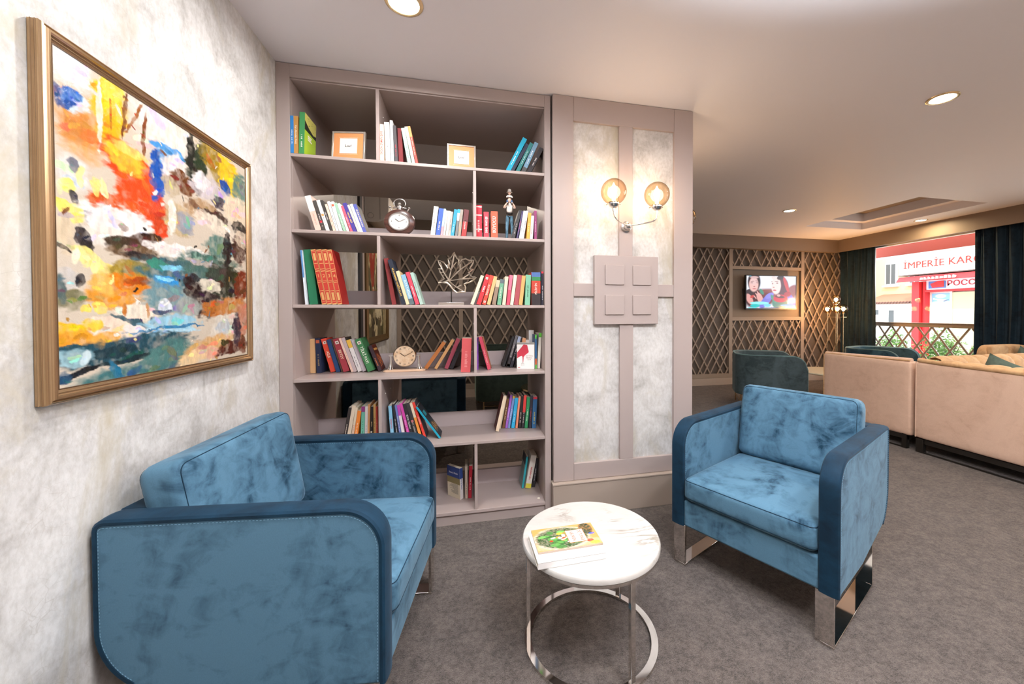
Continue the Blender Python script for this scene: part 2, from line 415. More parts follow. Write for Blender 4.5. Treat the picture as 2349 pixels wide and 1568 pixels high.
sbox('wall_partition', TAUPE2, (.57, 2.452, 0, 1.515, 3.17, ZC))
sbox('wall_far', LBACK, (XL - .1, YF, 0, XR + .1, YF + .1, ZC))
sbox('wall_right', TAUPE2, (XR, YB, 0, XR + .12, .3, ZC), (XR, 3.15, 0, XR + .12, 3.75, ZC), (XR, 5.72, 0, XR + .12, YF, ZC),
     (XR, .3, 2.50, XR + .12, 3.15, ZC), (XR, 3.75, 2.50, XR + .12, 5.72, ZC), (XR, .3, 0, XR + .12, 3.15, .09), (XR, 3.75, 0, XR + .12, 5.72, .09))
sbox('trim_3', SOFFIT, (XL, 6.08, 2.452, 6.95, YF, ZC), (6.95, YB, 2.452, 6.985, YF, ZC))
sbox('baseboard_far', BEIGE, (XL, 6.165, 0, XR, YF, .125))
sbox('baseboard_left', BEIGE, (XL, YB, 0, XL + .012, 2.44, .08), (XL, 3.19, 0, XL + .012, 6.16, .08))
bb = MB(); bb.box(.528, 2.385, 0, 1.545, 2.455, .205); bb.box(.525, 2.382, .205, 1.548, 2.455, .2155); bb.box(1.515, 2.455, 0, 1.545, 3.19, .2155)
struct(bb.build('baseboard_pillar', BEIGE, bevel=.002))
def window(n, y0, y1):
    f = MB(); t = .05
    f.box(XR + .02, y0, .09, XR + .09, y0 + t, 2.5); f.box(XR + .02, y1 - t, .09, XR + .09, y1, 2.5)
    f.box(XR + .02, y0 + t, .09, XR + .09, y1 - t, .09 + t); f.box(XR + .02, y0 + t, 2.5 - .03, XR + .09, y1 - t, 2.5)
    o = struct(f.build('window_%d' % n, mat('window_frame', hx('d8d4cf'), .4), bevel=.003))
    MB().box(XR + .05, y0 + t, .09 + t, XR + .056, y1 - t, 2.47).build('pane', CLEAR, o)
window(1, 3.75, 5.72); window(2, .3, 3.15)

# ---------------------------------------------------------------- lattice screens
def lattice(mb, x0, x1, z0, z1, seed, w=.022, d=.012, gap=(.14, .22), slope=1.82, put=None):
    """irregular diamond slats filling a rectangle; put(x, z, layer) -> world point"""
    r = random.Random(seed); n = 0
    for sgn in (1, -1):
        c = x0 - (z1 - z0) / slope - .1
        while c < x1 + (z1 - z0) / slope + .1:
            c += r.choice((gap[0], (gap[0] + gap[1]) / 2, gap[1])) * r.uniform(.85, 1.15)
            # x = c + sgn*(z-z0)/slope (sgn 1) or x = c - ...
            za, zb = z0, z1; xa, xb = (c, c + (z1 - z0) / slope) if sgn > 0 else (c, c - (z1 - z0) / slope)
            t0, t1 = 0., 1.
            dx = xb - xa
            for lo, hi in ((x0, x1),):
                ta, tb = (lo - xa) / dx, (hi - xa) / dx
                if ta > tb: ta, tb = tb, ta
                t0, t1 = max(t0, ta), min(t1, tb)
            if t1 - t0 < .03: continue
            A = put(xa + dx * t0, z0 + (z1 - z0) * t0, sgn); B = put(xa + dx * t1, z0 + (z1 - z0) * t1, sgn)
            up = put(0, 0, 1) - put(0, 0, -1)
            mb.bar(A, B, w, d, up); n += 1
    return mb
YT = 6.18
scr = empty('lattice_wall_panelling', 'taupe diamond lattice panelling on the far wall around the television', 'wall panelling', (4.0, YT, .2))
P = Matrix.Translation((-4.0, -YT, -.2))
def part(mb, name, m, parent, **k):
    o = mb.build(name, m, None, **k); o.parent = parent; o.matrix_parent_inverse = parent.matrix_world.inverted() if False else Matrix.Translation(-parent.location); return o
def farput(x, z, l): return Vector((x, YT + .006 - .004 * l, z))
for k, (x0, x1, z0, z1) in enumerate(((-.955, -.117, .19, 2.452), (-.055, 1.50, .19, 2.452), (1.56, 3.06, .19, 2.452), (3.12, 4.63, .19, 2.452), (4.70, 6.19, 2.15, 2.452), (4.70, 6.19, .19, 1.155), (6.26, 7.2, .19, 2.452))):
    part(lattice(MB(), x0, x1, z0, z1, 11 + k, put=farput), 'lattice_panel', LATT, scr)
for x0 in (-1.012, -.117, 1.50, 3.06): part(MB().box(x0, YT - .014, .19, x0 + .06, YF, 2.452), 'post', LATT, scr, bevel=.002)
for x0 in (4.63, 6.19): part(MB().box(x0, YT - .014, .19, x0 + .07, YF, 2.452), 'post', LATT, scr, bevel=.002)
part(MB().box(4.70, YT - .012, 2.09, 6.19, YF, 2.15), 'rail', LATT, scr, bevel=.002)
part(MB().box(4.70, YT - .012, 1.155, 6.19, YF, 1.22), 'rail', LATT, scr, bevel=.002)
part(MB().box(XL + .002, YT - .012, .127, 7.24, YF, .20), 'bottom_rail', LATT, scr, bevel=.002)
part(MB().box(4.70, YT + .028, 1.22, 6.19, YF - .002, 2.09), 'backing_panel', m_paint('tv_recess', hx('76695c'), .55), scr)
# ---------------------------------------------------------------- bookcase
BX0, BX1, BY, BB = -.947, .487, 2.44, 3.165
bk = empty('bookcase', 'tall taupe built-in open-backed bookcase with six rows of shelves', 'bookcase', (-.24, 2.8, 0))
def bp(name, boxes, m=SHELFM, bev=.0015, **k):
    b = MB()
    for q in boxes: b.box(*q)
    return part(b, name, m, bk, bevel=bev, **k)
bp('frame_stile', [(XL + .001, BY, 0, BX0, BY + .03, ZC - .003)], TAUPE); bp('frame_stile', [(BX1, BY, 0, .527, BY + .03, ZC - .003)], TAUPE)
bp('top_rail', [(BX0, BY + .001, 2.606, BX1, BY + .03, ZC - .003)], TAUPE)
bp('top_panel', [(BX0, BY + .012, 2.598, BX1, BB, 2.6055)])
bp('side_panel', [(BX0 - .02, BY + .03, 0, BX0, BB, 2.61)]); bp('side_panel', [(BX1, BY + .03, 0, BX1 + .02, BB, 2.61)])
SZ = (2.19, 1.77, 1.35, .93, .509)
for z in SZ: bp('shelf', [(BX0, BY + .004, z - .018, BX1, BB, z)])
bp('bottom_shelf', [(BX0, BY + .001, .065, BX1, BB, .085)]); bp('plinth', [(BX0, BY + .012, 0, BX1, BY + .03, .065), (BX0, BB - .03, 0, BX1, BB - .012, .065)], TAUPE); bp('back_top_rail', [(XL + .001, BB - .03, 2.606, BX1, BB, ZC - .003)], TAUPE); bp('back_stile', [(XL + .001, BB - .03, 0, BX0 - .0205, BB, 2.606)], TAUPE)
tops = (2.598,) + tuple(z - .018 for z in SZ); bots = SZ + (.085,)
DIVX = (-.507, .043, -.507, .043, -.507, .043)
for k, (z0, z1) in enumerate(zip(bots, tops)):
    dv = bp('divider', [(DIVX[k], BY + .006, z0, DIVX[k] + .018, 2.808, z1), (DIVX[k], 2.831, z0, DIVX[k] + .018, BB - .002, z1), (DIVX[k], 2.808, z0 + .1005, DIVX[k] + .018, 2.831, z1)])
    for yy, zz in ((2.56, .30), (2.66, .12), (2.72, .30)):
        MB().sphere((DIVX[k] + (.018 if DIVX[k] < 0 else 0), yy, z0 + zz), .0035, 8, 6).build('screw_cap', mat('cap_white', hx('e8e4e0'), .4), dv)
    bp('lip', [(BX0, 2.81, z0, BX1, 2.829, z0 + .10)], m_paint('lip_lacquer', hx('b2a6a6'), .4))
part(MB().lathe([(0, 0), (.009, 0), (.009, .002), (0, .002)], 16, (.455, 2.50, .085)), 'sticker', mat('cream_sticker', hx('efe8d8'), .5), bk)

# ---------------------------------------------------------------- panelled pillar
pil = empty('panelled_pillar', 'wide taupe pillar with framed wallpaper insets right of the bookcase', 'pillar', (1.03, 2.43, 0))
def pp(name, bx, m=TAUPE, bev=.0025): return part(MB().box(*bx), name, m, pil, bevel=bev)
y0, y1 = 2.415, 2.4515
pp('wallpaper_inset', (.66, 2.436, .30, 1.39, y1, 2.54), WALLP2, 0)
pp('stile', (.536, y0, .2165, .672, y1, ZC - .002)); pp('stile', (1.382, y0, .2165, 1.524, y1, ZC - .002))
pp('top_rail', (.672, y0 + .002, 2.528, 1.382, y1, ZC - .002)); pp('bottom_rail', (.672, y0 + .002, .2165, 1.382, y1, .325))
pp('mullion', (.984, y0 + .003, 1.6755, 1.080, y1, 2.528)); pp('mullion', (.989, y0 + .003, .325, 1.085, y1, 1.2245))
pp('cross_rail', (.672, y0 + .003, 1.408, .8085, y1, 1.492)); pp('cross_rail', (1.2585, y0 + .003, 1.408, 1.382, y1, 1.492))
cpn = pp('centre_panel', (.809, y0 - .012, 1.225, 1.258, y1, 1.675))
for x in (.880, 1.073):
    for z in (1.288, 1.484):
        o = MB().box(x, y0 - .021, z, x + .131, y0 - .0122, z + .129).build('raised_square', TAUPE, cpn, bevel=.003)
pp('side_facing', (1.5155, 2.452, .2165, 1.524, 3.3, ZC - .002))

# ---------------------------------------------------------------- wall sconces
def sconce(loc, rz, label):
    s = empty('wall_sconce', label, 'wall lamp', loc, (0, 0, rz), 'two-globe wall sconces on the pillar')
    # local: wall plane y=0, sticks out to -y, arms along x
    pl = MB().lathe([(0, 0), (.036, 0), (.036, .007), (.030, .012), (0, .012)], 32, m=Matrix.Rotation(math.radians(90), 4, 'X')).build('backplate', STEEL, s, smooth=True)
    MB().lathe([(0, .012), (.022, .012), (.024, .028), (.020, .045), (.010, .055), (0, .056)], 24, m=Matrix.Rotation(math.radians(90), 4, 'X')).build('boss', STEEL, s, smooth=True)
    for sx in (-1, 1):
        g = .145 * sx; yy = -.15
        a = [(0, -.03, .0), (g * .35, -.075, .004), (g * .72, -.125, .008), (g * .90, -.147, .018), (g * .985, -.150, .04), (g, -.15, .07)]
        pts = []
        for i in range(len(a) - 1):
            p0, p1, p2, p3 = (Vector(a[max(0, i - 1)]), Vector(a[i]), Vector(a[i + 1]), Vector(a[min(len(a) - 1, i + 2)]))
            for t in (0, .25, .5, .75):
                pts.append(.5 * ((2 * p1) + (p2 - p0) * t + (2 * p0 - 5 * p1 + 4 * p2 - p3) * t * t + (3 * p1 - p0 - 3 * p2 + p3) * t ** 3))
        pts.append(Vector(a[-1]))
        MB().tube(pts, .0048, 12).build('arm', CHROME, s, smooth=True)
        MB().lathe([(0, .06), (.008, .06), (.008, .082), (.006, .082), (0, .082)], 16, (g, yy, 0)).build('stem_sleeve', STEEL, s, smooth=True)
        cup = MB().lathe([(.004, .078), (.016, .080), (.028, .088), (.033, .098), (.034, .099), (.034, .112), (.030, .112), (.028, .1), (0, .095)], 28, (g, yy, 0)).build('fitter_cup', STEEL, s, smooth=True)
        for an in (15, 135, 255):
            c, q = math.cos(math.radians(an)), math.sin(math.radians(an))
            MB().tube([(g + .033 * c, yy + .033 * q, .105), (g + .046 * c, yy + .046 * q, .105)], .0018, 6).sphere((g + .048 * c, yy + .048 * q, .105), .0042, 8, 6).build('screw', STEEL, cup)
        R = .079; zc = .178
        pr = [(R * math.sin(t), -R * math.cos(t)) for t in [math.radians(22 + (180 - 22) * i / 26) for i in range(27)]]; pr[-1] = (0, R)
        MB().lathe(pr, 40, (g, yy, zc)).build('globe', AMBER, s, smooth=True)
        bl = MB().lathe([(0, .112), (.010, .112), (.011, .140), (.012, .150), (.019, .168), (.021, .182), (.018, .198), (.009, .215), (.002, .232), (0, .233)], 20, (g, yy, 0)).build('bulb', BULB, s, smooth=True)
        l = bpy.data.lights.new('sconce_light', 'POINT'); l.energy = SCONCE_W; l.color = (1, .80, .62); l.shadow_soft_size = .045
        lo = bpy.data.objects.new('sconce_light', l); C.objects.link(lo); lo.parent = s; lo.location = (g, yy, .185)
        bl.visible_shadow = True
    return s
SCONCE_W = 4.0; LAMP_W = 21.0
sconce((1.032, y0 + .003, 1.868), 0, 'chrome two-arm wall lamp with smoky amber globes on the pillar front')
sconce((1.524, 2.90, 1.868), math.radians(90), 'wall lamp just peeking out beyond the right edge of the pillar')

# ---------------------------------------------------------------- ceiling downlights
names = {0: 'round recessed downlight at the top edge above the bookcase', 1: 'round recessed downlight at upper right of the ceiling',
         2: 'small round downlight in the ceiling before the television wall', 3: 'small round downlight between ceiling recess and window soffit'}
for k, (x, y, w, c) in enumerate(DOWNLIGHTS):
    d = empty('downlight', names.get(k, 'unseen ceiling downlight added to fill the room with light'), 'ceiling light', (x, y, ZC), group='recessed ceiling downlights')
    MB().lathe([(.064, -.001), (.066, -.006), (.074, -.007), (.081, -.004), (.083, 0), (.064, 0)], 40).build('trim_ring', mat('ring_gold', hx('d9c49a'), .25, .6), d, smooth=True)
    MB().lathe([(0, -.0035), (.0645, -.0035), (.0645, -.002), (0, -.002)], 40).build('diffuser', DIFF, d)
    l = bpy.data.lights.new('downlight_light', 'AREA'); l.shape = 'DISK'; l.size = .125; l.energy = w; l.color = c; l.spread = math.radians(172)
    lo = bpy.data.objects.new('downlight_light', l); C.objects.link(lo); lo.parent = d; lo.location = (0, 0, -.009)

# ---------------------------------------------------------------- framed abstract painting
py0, py1, pz0, pz1 = 1.189, 2.119, 1.077, 2.004
fp = empty('framed_painting', 'large abstract oil painting in a ribbed bronze frame on the left wall', 'painting', (XL, (py0 + py1) / 2, pz0))
prof = [(0, .002), (0, .006), (-.001, .008), (0, .010), (0, .015), (-.001, .017), (0, .019), (0, .023), (.003, .028), (.006, .030), (.008, .027), (.010, .029), (.013, .033), (.018, .033), (.020, .027), (.023, .024), (.027, .025), (.030, .021), (.034, .019), (.034, .002)]
fm = NT('bronze_frame', rough=.26, metal=.75)
w = fm.n('ShaderNodeTexNoise'); fm.l(fm.coord((160, .35, .35)), w.inputs['Vector']); w.inputs['Scale'].default_value = 3
fm.base(fm.ramp(w.outputs['Fac'], [(.35, hx('96785a')), (.5, hx('ab8c68')), (.65, hx('bfa27e'))]))
def molding(prof, y0, y1, z0, z1, x, sgn=1):
    b = MB(); rings = []
    for o, h in prof:
        rings.append([b.bm.verts.new((x + h * sgn, *q)) for q in ((y0 + o, z0 + o), (y1 - o, z0 + o), (y1 - o, z1 - o), (y0 + o, z1 - o))])
    for A, B in zip(rings, rings[1:] + rings[:1]):
        for k in range(4): b.bm.faces.new([A[k], A[(k + 1) % 4], B[(k + 1) % 4], B[k]])
    return b
part(molding(prof, py0, py1, pz0, pz1, XL), 'frame', fm.m, fp)
part(molding([(.034, .002), (.034, .021), (.036, .021), (.036, .002)], py0, py1, pz0, pz1, XL), 'inner_slip', mat('dark_slip', hx('6a5440'), .4, .5), fp)
ART = [(0.057,0.023,0.069,0.074,0,'f4f6fa',2), (0.393,0.033,0.181,0.114,35,'efe9e3',2), (0.092,0.203,0.100,0.101,0,'e0a35c',2), (0.065,0.207,0.052,0.049,0,'d08f48',2),
       (0.189,0.086,0.063,0.127,0,'f5c61e',4), (0.200,0.008,0.043,0.064,0,'f6dc66',4), (0.189,0.167,0.052,0.032,0,'f4b400',6), (0.148,0.125,0.010,0.114,0,'f6ead8',6),
       (0.194,0.111,0.005,0.054,0,'b87018',6), (0.249,0.084,0.006,0.071,5,'7f4416',8), (0.333,0.112,0.008,0.080,8,'8c4e1c',8), (0.290,0.073,0.006,0.068,30,'a86c34',8),
       (0.277,0.271,0.113,0.077,30,'e8540c',6), (0.313,0.366,0.106,0.074,20,'e25a10',6), (0.391,0.405,0.055,0.077,0,'d4500f',6), (0.157,0.411,0.065,0.035,0,'d4641c',5),
       (0.243,0.237,0.073,0.037,10,'f7c545',4), (0.266,0.199,0.070,0.019,10,'f9dc80',4), (0.065,0.133,0.044,0.033,0,'d8ecf6',5), (0.048,0.118,0.034,0.018,-20,'1a6cba',7),
       (0.040,0.151,0.029,0.011,-20,'1458a0',7), (0.011,0.130,0.010,0.032,0,'20508a',5), (0.394,0.229,0.039,0.088,10,'0f62b4',7), (0.463,0.123,0.090,0.017,0,'5aa4dc',6),
       (0.448,0.167,0.044,0.032,0,'8cc4e8',4), (0.481,0.198,0.064,0.060,0,'ece2dc',6), (0.542,0.040,0.026,0.068,0,'e8e0d8',7), (0.525,0.227,0.072,0.039,0,'7a4a1c',7),
       (0.455,0.261,0.041,0.032,0,'c4b49c',6), (0.609,0.152,0.060,0.088,0,'22301e',6), (0.579,0.071,0.021,0.069,5,'1c241c',7), (0.646,0.079,0.037,0.072,10,'3a4a34',6),
       (0.763,0.071,0.125,0.076,30,'a88c30',4), (0.867,0.099,0.078,0.094,-30,'ecca34',7), (0.956,0.139,0.063,0.084,0,'6c8c84',5), (0.826,0.159,0.027,0.047,-40,'1c56a4',8),
       (0.702,0.211,0.127,0.052,0,'d0c6c8',6), (0.645,0.187,0.055,0.036,0,'e8e4e4',6), (0.782,0.254,0.055,0.031,0,'443a4c',7), (0.918,0.253,0.097,0.075,0,'e6d6be',6),
       (0.644,0.318,0.111,0.043,0,'b4946e',5), (0.608,0.304,0.053,0.016,20,'7a5028',7), (0.761,0.328,0.087,0.028,0,'4a2c1a',7), (0.761,0.364,0.167,0.033,10,'e8dccc',6),
       (0.942,0.334,0.059,0.028,0,'201614',8), (0.495,0.390,0.070,0.066,0,'c8b28e',6), (0.462,0.388,0.021,0.065,0,'f4f0e8',8), (0.540,0.391,0.049,0.045,0,'a8a8b0',5),
       (0.056,0.350,0.060,0.057,0,'e6e2de',3), (0.039,0.397,0.020,0.021,0,'f5e78c',8), (0.084,0.353,0.014,0.033,10,'f2e69c',8), (0.136,0.365,0.012,0.028,0,'efda84',8),
       (0.159,0.366,0.010,0.026,-20,'f4e6b0',8), (0.026,0.461,0.023,0.018,0,'f4e07a',8), (0.057,0.472,0.024,0.028,0,'f6e588',8), (0.018,0.411,0.010,0.017,0,'f0e4c0',8),
       (0.064,0.327,0.014,0.020,0,'84848f',7), (0.055,0.426,0.010,0.015,0,'34343e',8), (0.090,0.464,0.013,0.020,0,'8a8a90',7), (0.209,0.465,0.130,0.053,0,'f6f2f0',7),
       (0.157,0.525,0.075,0.032,0,'ebe3da',6), (0.230,0.478,0.018,0.011,0,'b8a8a0',6), (0.022,0.537,0.032,0.056,0,'dbcab0',4), (0.083,0.545,0.016,0.046,-20,'322c2c',8),
       (0.064,0.536,0.010,0.025,0,'50484a',8), (0.014,0.580,0.027,0.006,20,'4a4038',8), (0.264,0.556,0.105,0.034,0,'786046',5), (0.214,0.532,0.065,0.018,-10,'4c3c28',7),
       (0.390,0.572,0.152,0.014,0,'30262a',7), (0.337,0.503,0.077,0.022,-10,'503018',7), (0.523,0.517,0.187,0.025,0,'f6f0ec',8), (0.418,0.519,0.071,0.013,0,'f0e8e2',8),
       (0.090,0.606,0.045,0.027,30,'f4e696',8), (0.055,0.599,0.012,0.024,10,'f6f2d8',8), (0.156,0.640,0.050,0.021,20,'f3de8c',8), (0.122,0.623,0.011,0.029,0,'f8eeb0',8),
       (0.264,0.625,0.087,0.030,0,'a6903e',6), (0.252,0.675,0.097,0.034,0,'dd8c1c',6), (0.287,0.663,0.048,0.013,0,'b05c14',7), (0.186,0.726,0.094,0.032,0,'e2a446',5),
       (0.146,0.685,0.039,0.035,0,'ecc06c',5), (0.033,0.679,0.037,0.032,0,'cfcac6',6), (0.073,0.683,0.014,0.025,20,'2c2c34',8), (0.041,0.742,0.050,0.029,0,'868264',5),
       (0.009,0.713,0.016,0.047,0,'5c7070',5), (0.507,0.614,0.224,0.061,0,'4a7680',4), (0.468,0.591,0.072,0.011,0,'8ccce4',8), (0.428,0.658,0.057,0.027,0,'40a4de',7),
       (0.417,0.640,0.042,0.008,0,'9cd8f0',8), (0.719,0.559,0.201,0.062,0,'54786e',4), (0.781,0.462,0.106,0.051,0,'6a8c84',5), (0.643,0.551,0.110,0.012,0,'c4b8b0',7),
       (0.835,0.466,0.027,0.079,0,'241c24',7), (0.929,0.450,0.059,0.062,0,'5a3a34',6), (0.954,0.390,0.045,0.035,0,'d8c8b4',7), (0.445,0.722,0.132,0.064,0,'7e9ea4',4),
       (0.585,0.663,0.052,0.049,0,'281a20',8), (0.759,0.630,0.093,0.089,0,'40483e',5), (0.873,0.627,0.060,0.070,0,'24301f',6), (0.689,0.651,0.066,0.029,0,'e0d8c8',8),
       (0.952,0.641,0.055,0.077,0,'84360f',6), (0.660,0.735,0.084,0.054,0,'382a30',6), (0.554,0.751,0.067,0.039,0,'aeb2ac',5), (0.274,0.777,0.085,0.027,0,'f2e8d8',8),
       (0.229,0.761,0.011,0.024,0,'c8843c',6), (0.323,0.768,0.010,0.024,0,'d0a070',6), (0.196,0.825,0.098,0.038,0,'f2decc',7), (0.286,0.838,0.060,0.023,0,'eee6e2',8),
       (0.263,0.807,0.070,0.008,15,'4a6a74',8), (0.416,0.750,0.034,0.031,0,'e8ecf4',7), (0.402,0.774,0.047,0.008,0,'5c6a80',8), (0.355,0.805,0.018,0.012,0,'28304a',8),
       (0.460,0.818,0.135,0.030,0,'a8d2e4',6), (0.416,0.858,0.171,0.009,-3,'bfe2f2',8), (0.445,0.837,0.177,0.005,-3,'4a90b8',8), (0.094,0.767,0.018,0.012,0,'f6de70',8),
       (0.141,0.765,0.019,0.016,0,'f4dc74',8), (0.037,0.833,0.050,0.021,0,'f3c21c',7), (0.112,0.815,0.041,0.014,0,'f4d258',8), (0.071,0.869,0.084,0.031,0,'e6a63a',5),
       (0.155,0.861,0.050,0.023,0,'e8b45c',6), (0.262,0.902,0.275,0.042,-3,'2a5a68',5), (0.175,0.907,0.093,0.018,-3,'1a4450',7), (0.348,0.938,0.104,0.008,-5,'0f2c34',8),
       (0.239,0.940,0.136,0.009,-5,'12363e',8), (0.310,0.988,0.240,0.037,-5,'4c7e80',4), (0.444,0.935,0.132,0.043,-5,'5e8a86',4), (0.049,0.916,0.051,0.028,-5,'a8c8d0',6),
       (0.080,0.915,0.016,0.022,0,'d4e4e8',7), (0.062,0.964,0.068,0.010,-12,'16242e',9), (0.016,0.974,0.021,0.019,0,'2a5c7c',6), (0.821,0.854,0.115,0.068,0,'e6ded2',7),
       (0.789,0.846,0.051,0.033,0,'c8ccd0',6), (0.718,0.758,0.079,0.032,0,'c47e36',6), (0.849,0.742,0.125,0.040,0,'ca8e54',5), (0.958,0.815,0.045,0.084,0,'c88c74',6),
       (0.697,0.930,0.176,0.042,-8,'dcb27c',4), (0.604,0.971,0.124,0.026,-10,'ecd0a8',5), (0.716,0.969,0.059,0.025,0,'e4b4a0',5), (0.866,0.948,0.115,0.032,-8,'642c1e',6),
       (0.950,0.940,0.035,0.047,0,'7c4024',6), (0.901,0.862,0.033,0.068,0,'504050',6), ]
ART = [(a, b, ru * 1.22, rv * 1.22, an, cc, hd * .8) for a, b, ru, rv, an, cc, hd in ART]
_r = random.Random(21); A2 = []
def jit(c, q): return ''.join('%02x' % max(0, min(255, int(int(c[i:i + 2], 16) + _r.uniform(-q, q)))) for i in (0, 2, 4))
for op in ART:
    A2.append(op); a, b, ru, rv, an, cc, hd = op
    for _ in range(int(2 + 40 * min(.09, ru * rv * 12))):
        t = _r.uniform(0, 6.28); q = _r.uniform(0, .8); s_ = _r.uniform(.12, .3)
        A2.append((a + ru * q * math.cos(t), b + rv * q * math.sin(t), max(.006, (ru * rv) ** .5 * s_ * 1.6), max(.003, (ru * rv) ** .5 * s_ * .55), _r.choice((an, _r.uniform(-60, 60), -12)), jit(cc, 34), 7))
for _ in range(50):
    a, b = _r.random(), _r.random(); A2.append((a, b, _r.uniform(.006, .02), _r.uniform(.002, .007), _r.uniform(-80, 80), _r.choice(['f4f0ea', '2c2826', 'e8dcc8', 'b8904c', '6a94a8', 'f4e6a0', '8a5428']), 8))
c = paint(340, 330, 'd9cdbd', A2, warp=.016, streak=.42, seed=5) ** 1.25 * .86
part_canvas = pigment_sheet('canvas', m_attr('oil_paint', .28, spec=.5, bump=.5), None, (XL + .019, py0 + .036, pz1 - .036), (0, py1 - py0 - .072, 0), (0, 0, -(pz1 - pz0 - .072)), c)
part_canvas.parent = fp; part_canvas.matrix_parent_inverse = Matrix.Translation(-fp.location)
# ================================================================ ARMCHAIRS
def arc(cx, cy, r, a0, a1, n):
    return [(cx + r * math.cos(math.radians(a0 + (a1 - a0) * i / n)), cy + r * math.sin(math.radians(a0 + (a1 - a0) * i / n))) for i in range(n + 1)]
AW, AD, AZ0, AZ1, AT = .738, .774, .208, .732, .070
def side_profile(ins=0.):
    p = [(.006 + ins, AZ0 + ins)] + arc(.125, AZ1 - .12, .12 - ins, 182, 92, 12)          # front, rounded top corner
    p += [(AD - .03, AZ1 - ins)] + arc(AD - .03, AZ1 - .03, .03 - ins * .9, 88, 0, 4)
    p += [(AD - ins, .50)] + arc(AD - .20, .435, .20 - ins, -6, -58, 8) + [(.40, AZ0 + .012 + ins), (.34, AZ0 + ins)]
    return p
def inset_poly(p, d):
    q = []; n = len(p)
    for i in range(n):
        a, b, c = Vector(p[i - 1]), Vector(p[i]), Vector(p[(i + 1) % n]); t = (c - a).normalized(); q.append((b.x + t.y * 0 + 0, b.y)); 
        nrm = Vector((-t.y, t.x)); q[-1] = (b.x - nrm.x * d, b.y - nrm.y * d)
    return q
def armchair(name, label, loc, rz, lean=0.):
    o = empty(name, label, 'armchair', loc, (0, 0, rz), 'blue velvet armchairs beside the bookcase')
    prof = side_profile()
    for s in (0, 1):
        x0 = 0 if s == 0 else AW - AT
        core = inset_poly(prof, -.006); 
        arm = MB().prism(prof, x0 + .002, x0 + AT - .002, 'x').build('arm', BLUE, o, bevel=.009, seg=3)
        # dark border strip wrapped over the front, top and back edge of the arm
        edge = [p for p in prof if not (p[1] < AZ0 + .02 and p[0] > .1)]
        outer = inset_poly(edge + [(.3, AZ0)], 0)[:len(edge)]
        b = MB(); rings = []
        for i, p in enumerate(edge):
            a = Vector(edge[max(0, i - 1)]); c = Vector(edge[min(len(edge) - 1, i + 1)]); t = (c - a).normalized(); nr = Vector((-t.y, t.x))
            ring = []
            for (xx, h) in ((x0 - .0005, -.013), (x0 - .0012, -.004), (x0 + .004, .0022), (x0 + .018, .0045), (x0 + AT / 2, .0055), (x0 + AT - .018, .0045), (x0 + AT - .004, .0022), (x0 + AT + .0012, -.004), (x0 + AT + .0005, -.013)):
                ring.append(b.bm.verts.new((xx, p[0] + nr.x * h, p[1] + nr.y * h)))
            rings.append(ring)
        for A, B in zip(rings, rings[1:]):
            for k in range(len(A)): b.bm.faces.new([A[k], A[(k + 1) % len(A)], B[(k + 1) % len(B)], B[k]])
        b.bm.faces.new(rings[0]); b.bm.faces.new(rings[-1][::-1])
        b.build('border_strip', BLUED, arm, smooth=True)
        # stitches along the seam
        path = [Vector(p) for p in edge]; pts = []
        for a, c in zip(path, path[1:]):
            n = max(1, int((c - a).length / .0016))
            for i in range(n): pts.append(a.lerp(c, i / n))
        for xx in (x0 - .0006, x0 + AT + .0006):
            st = MB()
            for i in range(6, len(pts) - 8, 6):
                a, c = pts[i], pts[i + 3]; t = (c - a)
                if t.length < 1e-6: continue
                t.normalize(); nr = Vector((-t.y, t.x)); aa = a - nr * .018; cc = c - nr * .018
                st.bar((xx, aa.x, aa.y), (xx, cc.x, cc.y), .0011, .0010, (1, 0, 0))
            st.build('stitching', STITCH, arm)
    # back shell and seat box
    bp_ = [(AD - .085, .34), (AD - .085, AZ1 - .008), (AD - .03, AZ1 - .004)] + arc(AD - .034, AZ1 - .034, .03, 88, 0, 4) + [(AD - .004, .50)] + arc(AD - .204, .435, .198, -6, -58, 8) + [(.40, AZ0 + .014), (.34, AZ0 + .002), (.34, .34)]
    MB().prism(bp_, AT - .001, AW - AT + .001, 'x').build('back_shell', BLUE, o, bevel=.008, seg=3)
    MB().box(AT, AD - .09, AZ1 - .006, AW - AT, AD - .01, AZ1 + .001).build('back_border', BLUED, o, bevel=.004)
    MB().box(AT - .001, .008, AZ0 + .001, AW - AT + .001, .345, .342).build('front_rail', BLUE, o, bevel=.010, seg=3)
    # cushions
    cw = AW - 2 * AT - .006
    sc = MB().cushion(cw, .60, .118, .030, .016, 16, Matrix.Translation((AW / 2, .292, .346 + .059)), belly=.003).build('seat_cushion', BLUE, o, smooth=True)
    pip = []
    for zz in (.366, .450):
        dz = min(zz - .346, .464 - zz); rho = math.sqrt(.0009 - (.03 - dz) ** 2) if dz < .03 else .03
        cx_, y_ = cw / 2 - .03, -.008 + .03
        pts = [(AW / 2 - cx_ - rho, .2, zz)] + [(AW / 2 - cx_ + rho * math.cos(math.radians(a)), y_ + rho * math.sin(math.radians(a)), zz) for a in range(180, 271, 15)] + \
              [(AW / 2, y_ - rho - .002, zz)] + [(AW / 2 + cx_ + rho * math.cos(math.radians(a)), y_ + rho * math.sin(math.radians(a)), zz) for a in range(270, 361, 15)] + [(AW / 2 + cx_ + rho, .2, zz)]
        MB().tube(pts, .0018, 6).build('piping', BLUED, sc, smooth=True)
    bm_ = Matrix.Translation((AW / 2, .535, .47)) @ Matrix.Rotation(math.radians(-9.5), 4, 'X') @ Matrix.Rotation(lean, 4, 'Y')
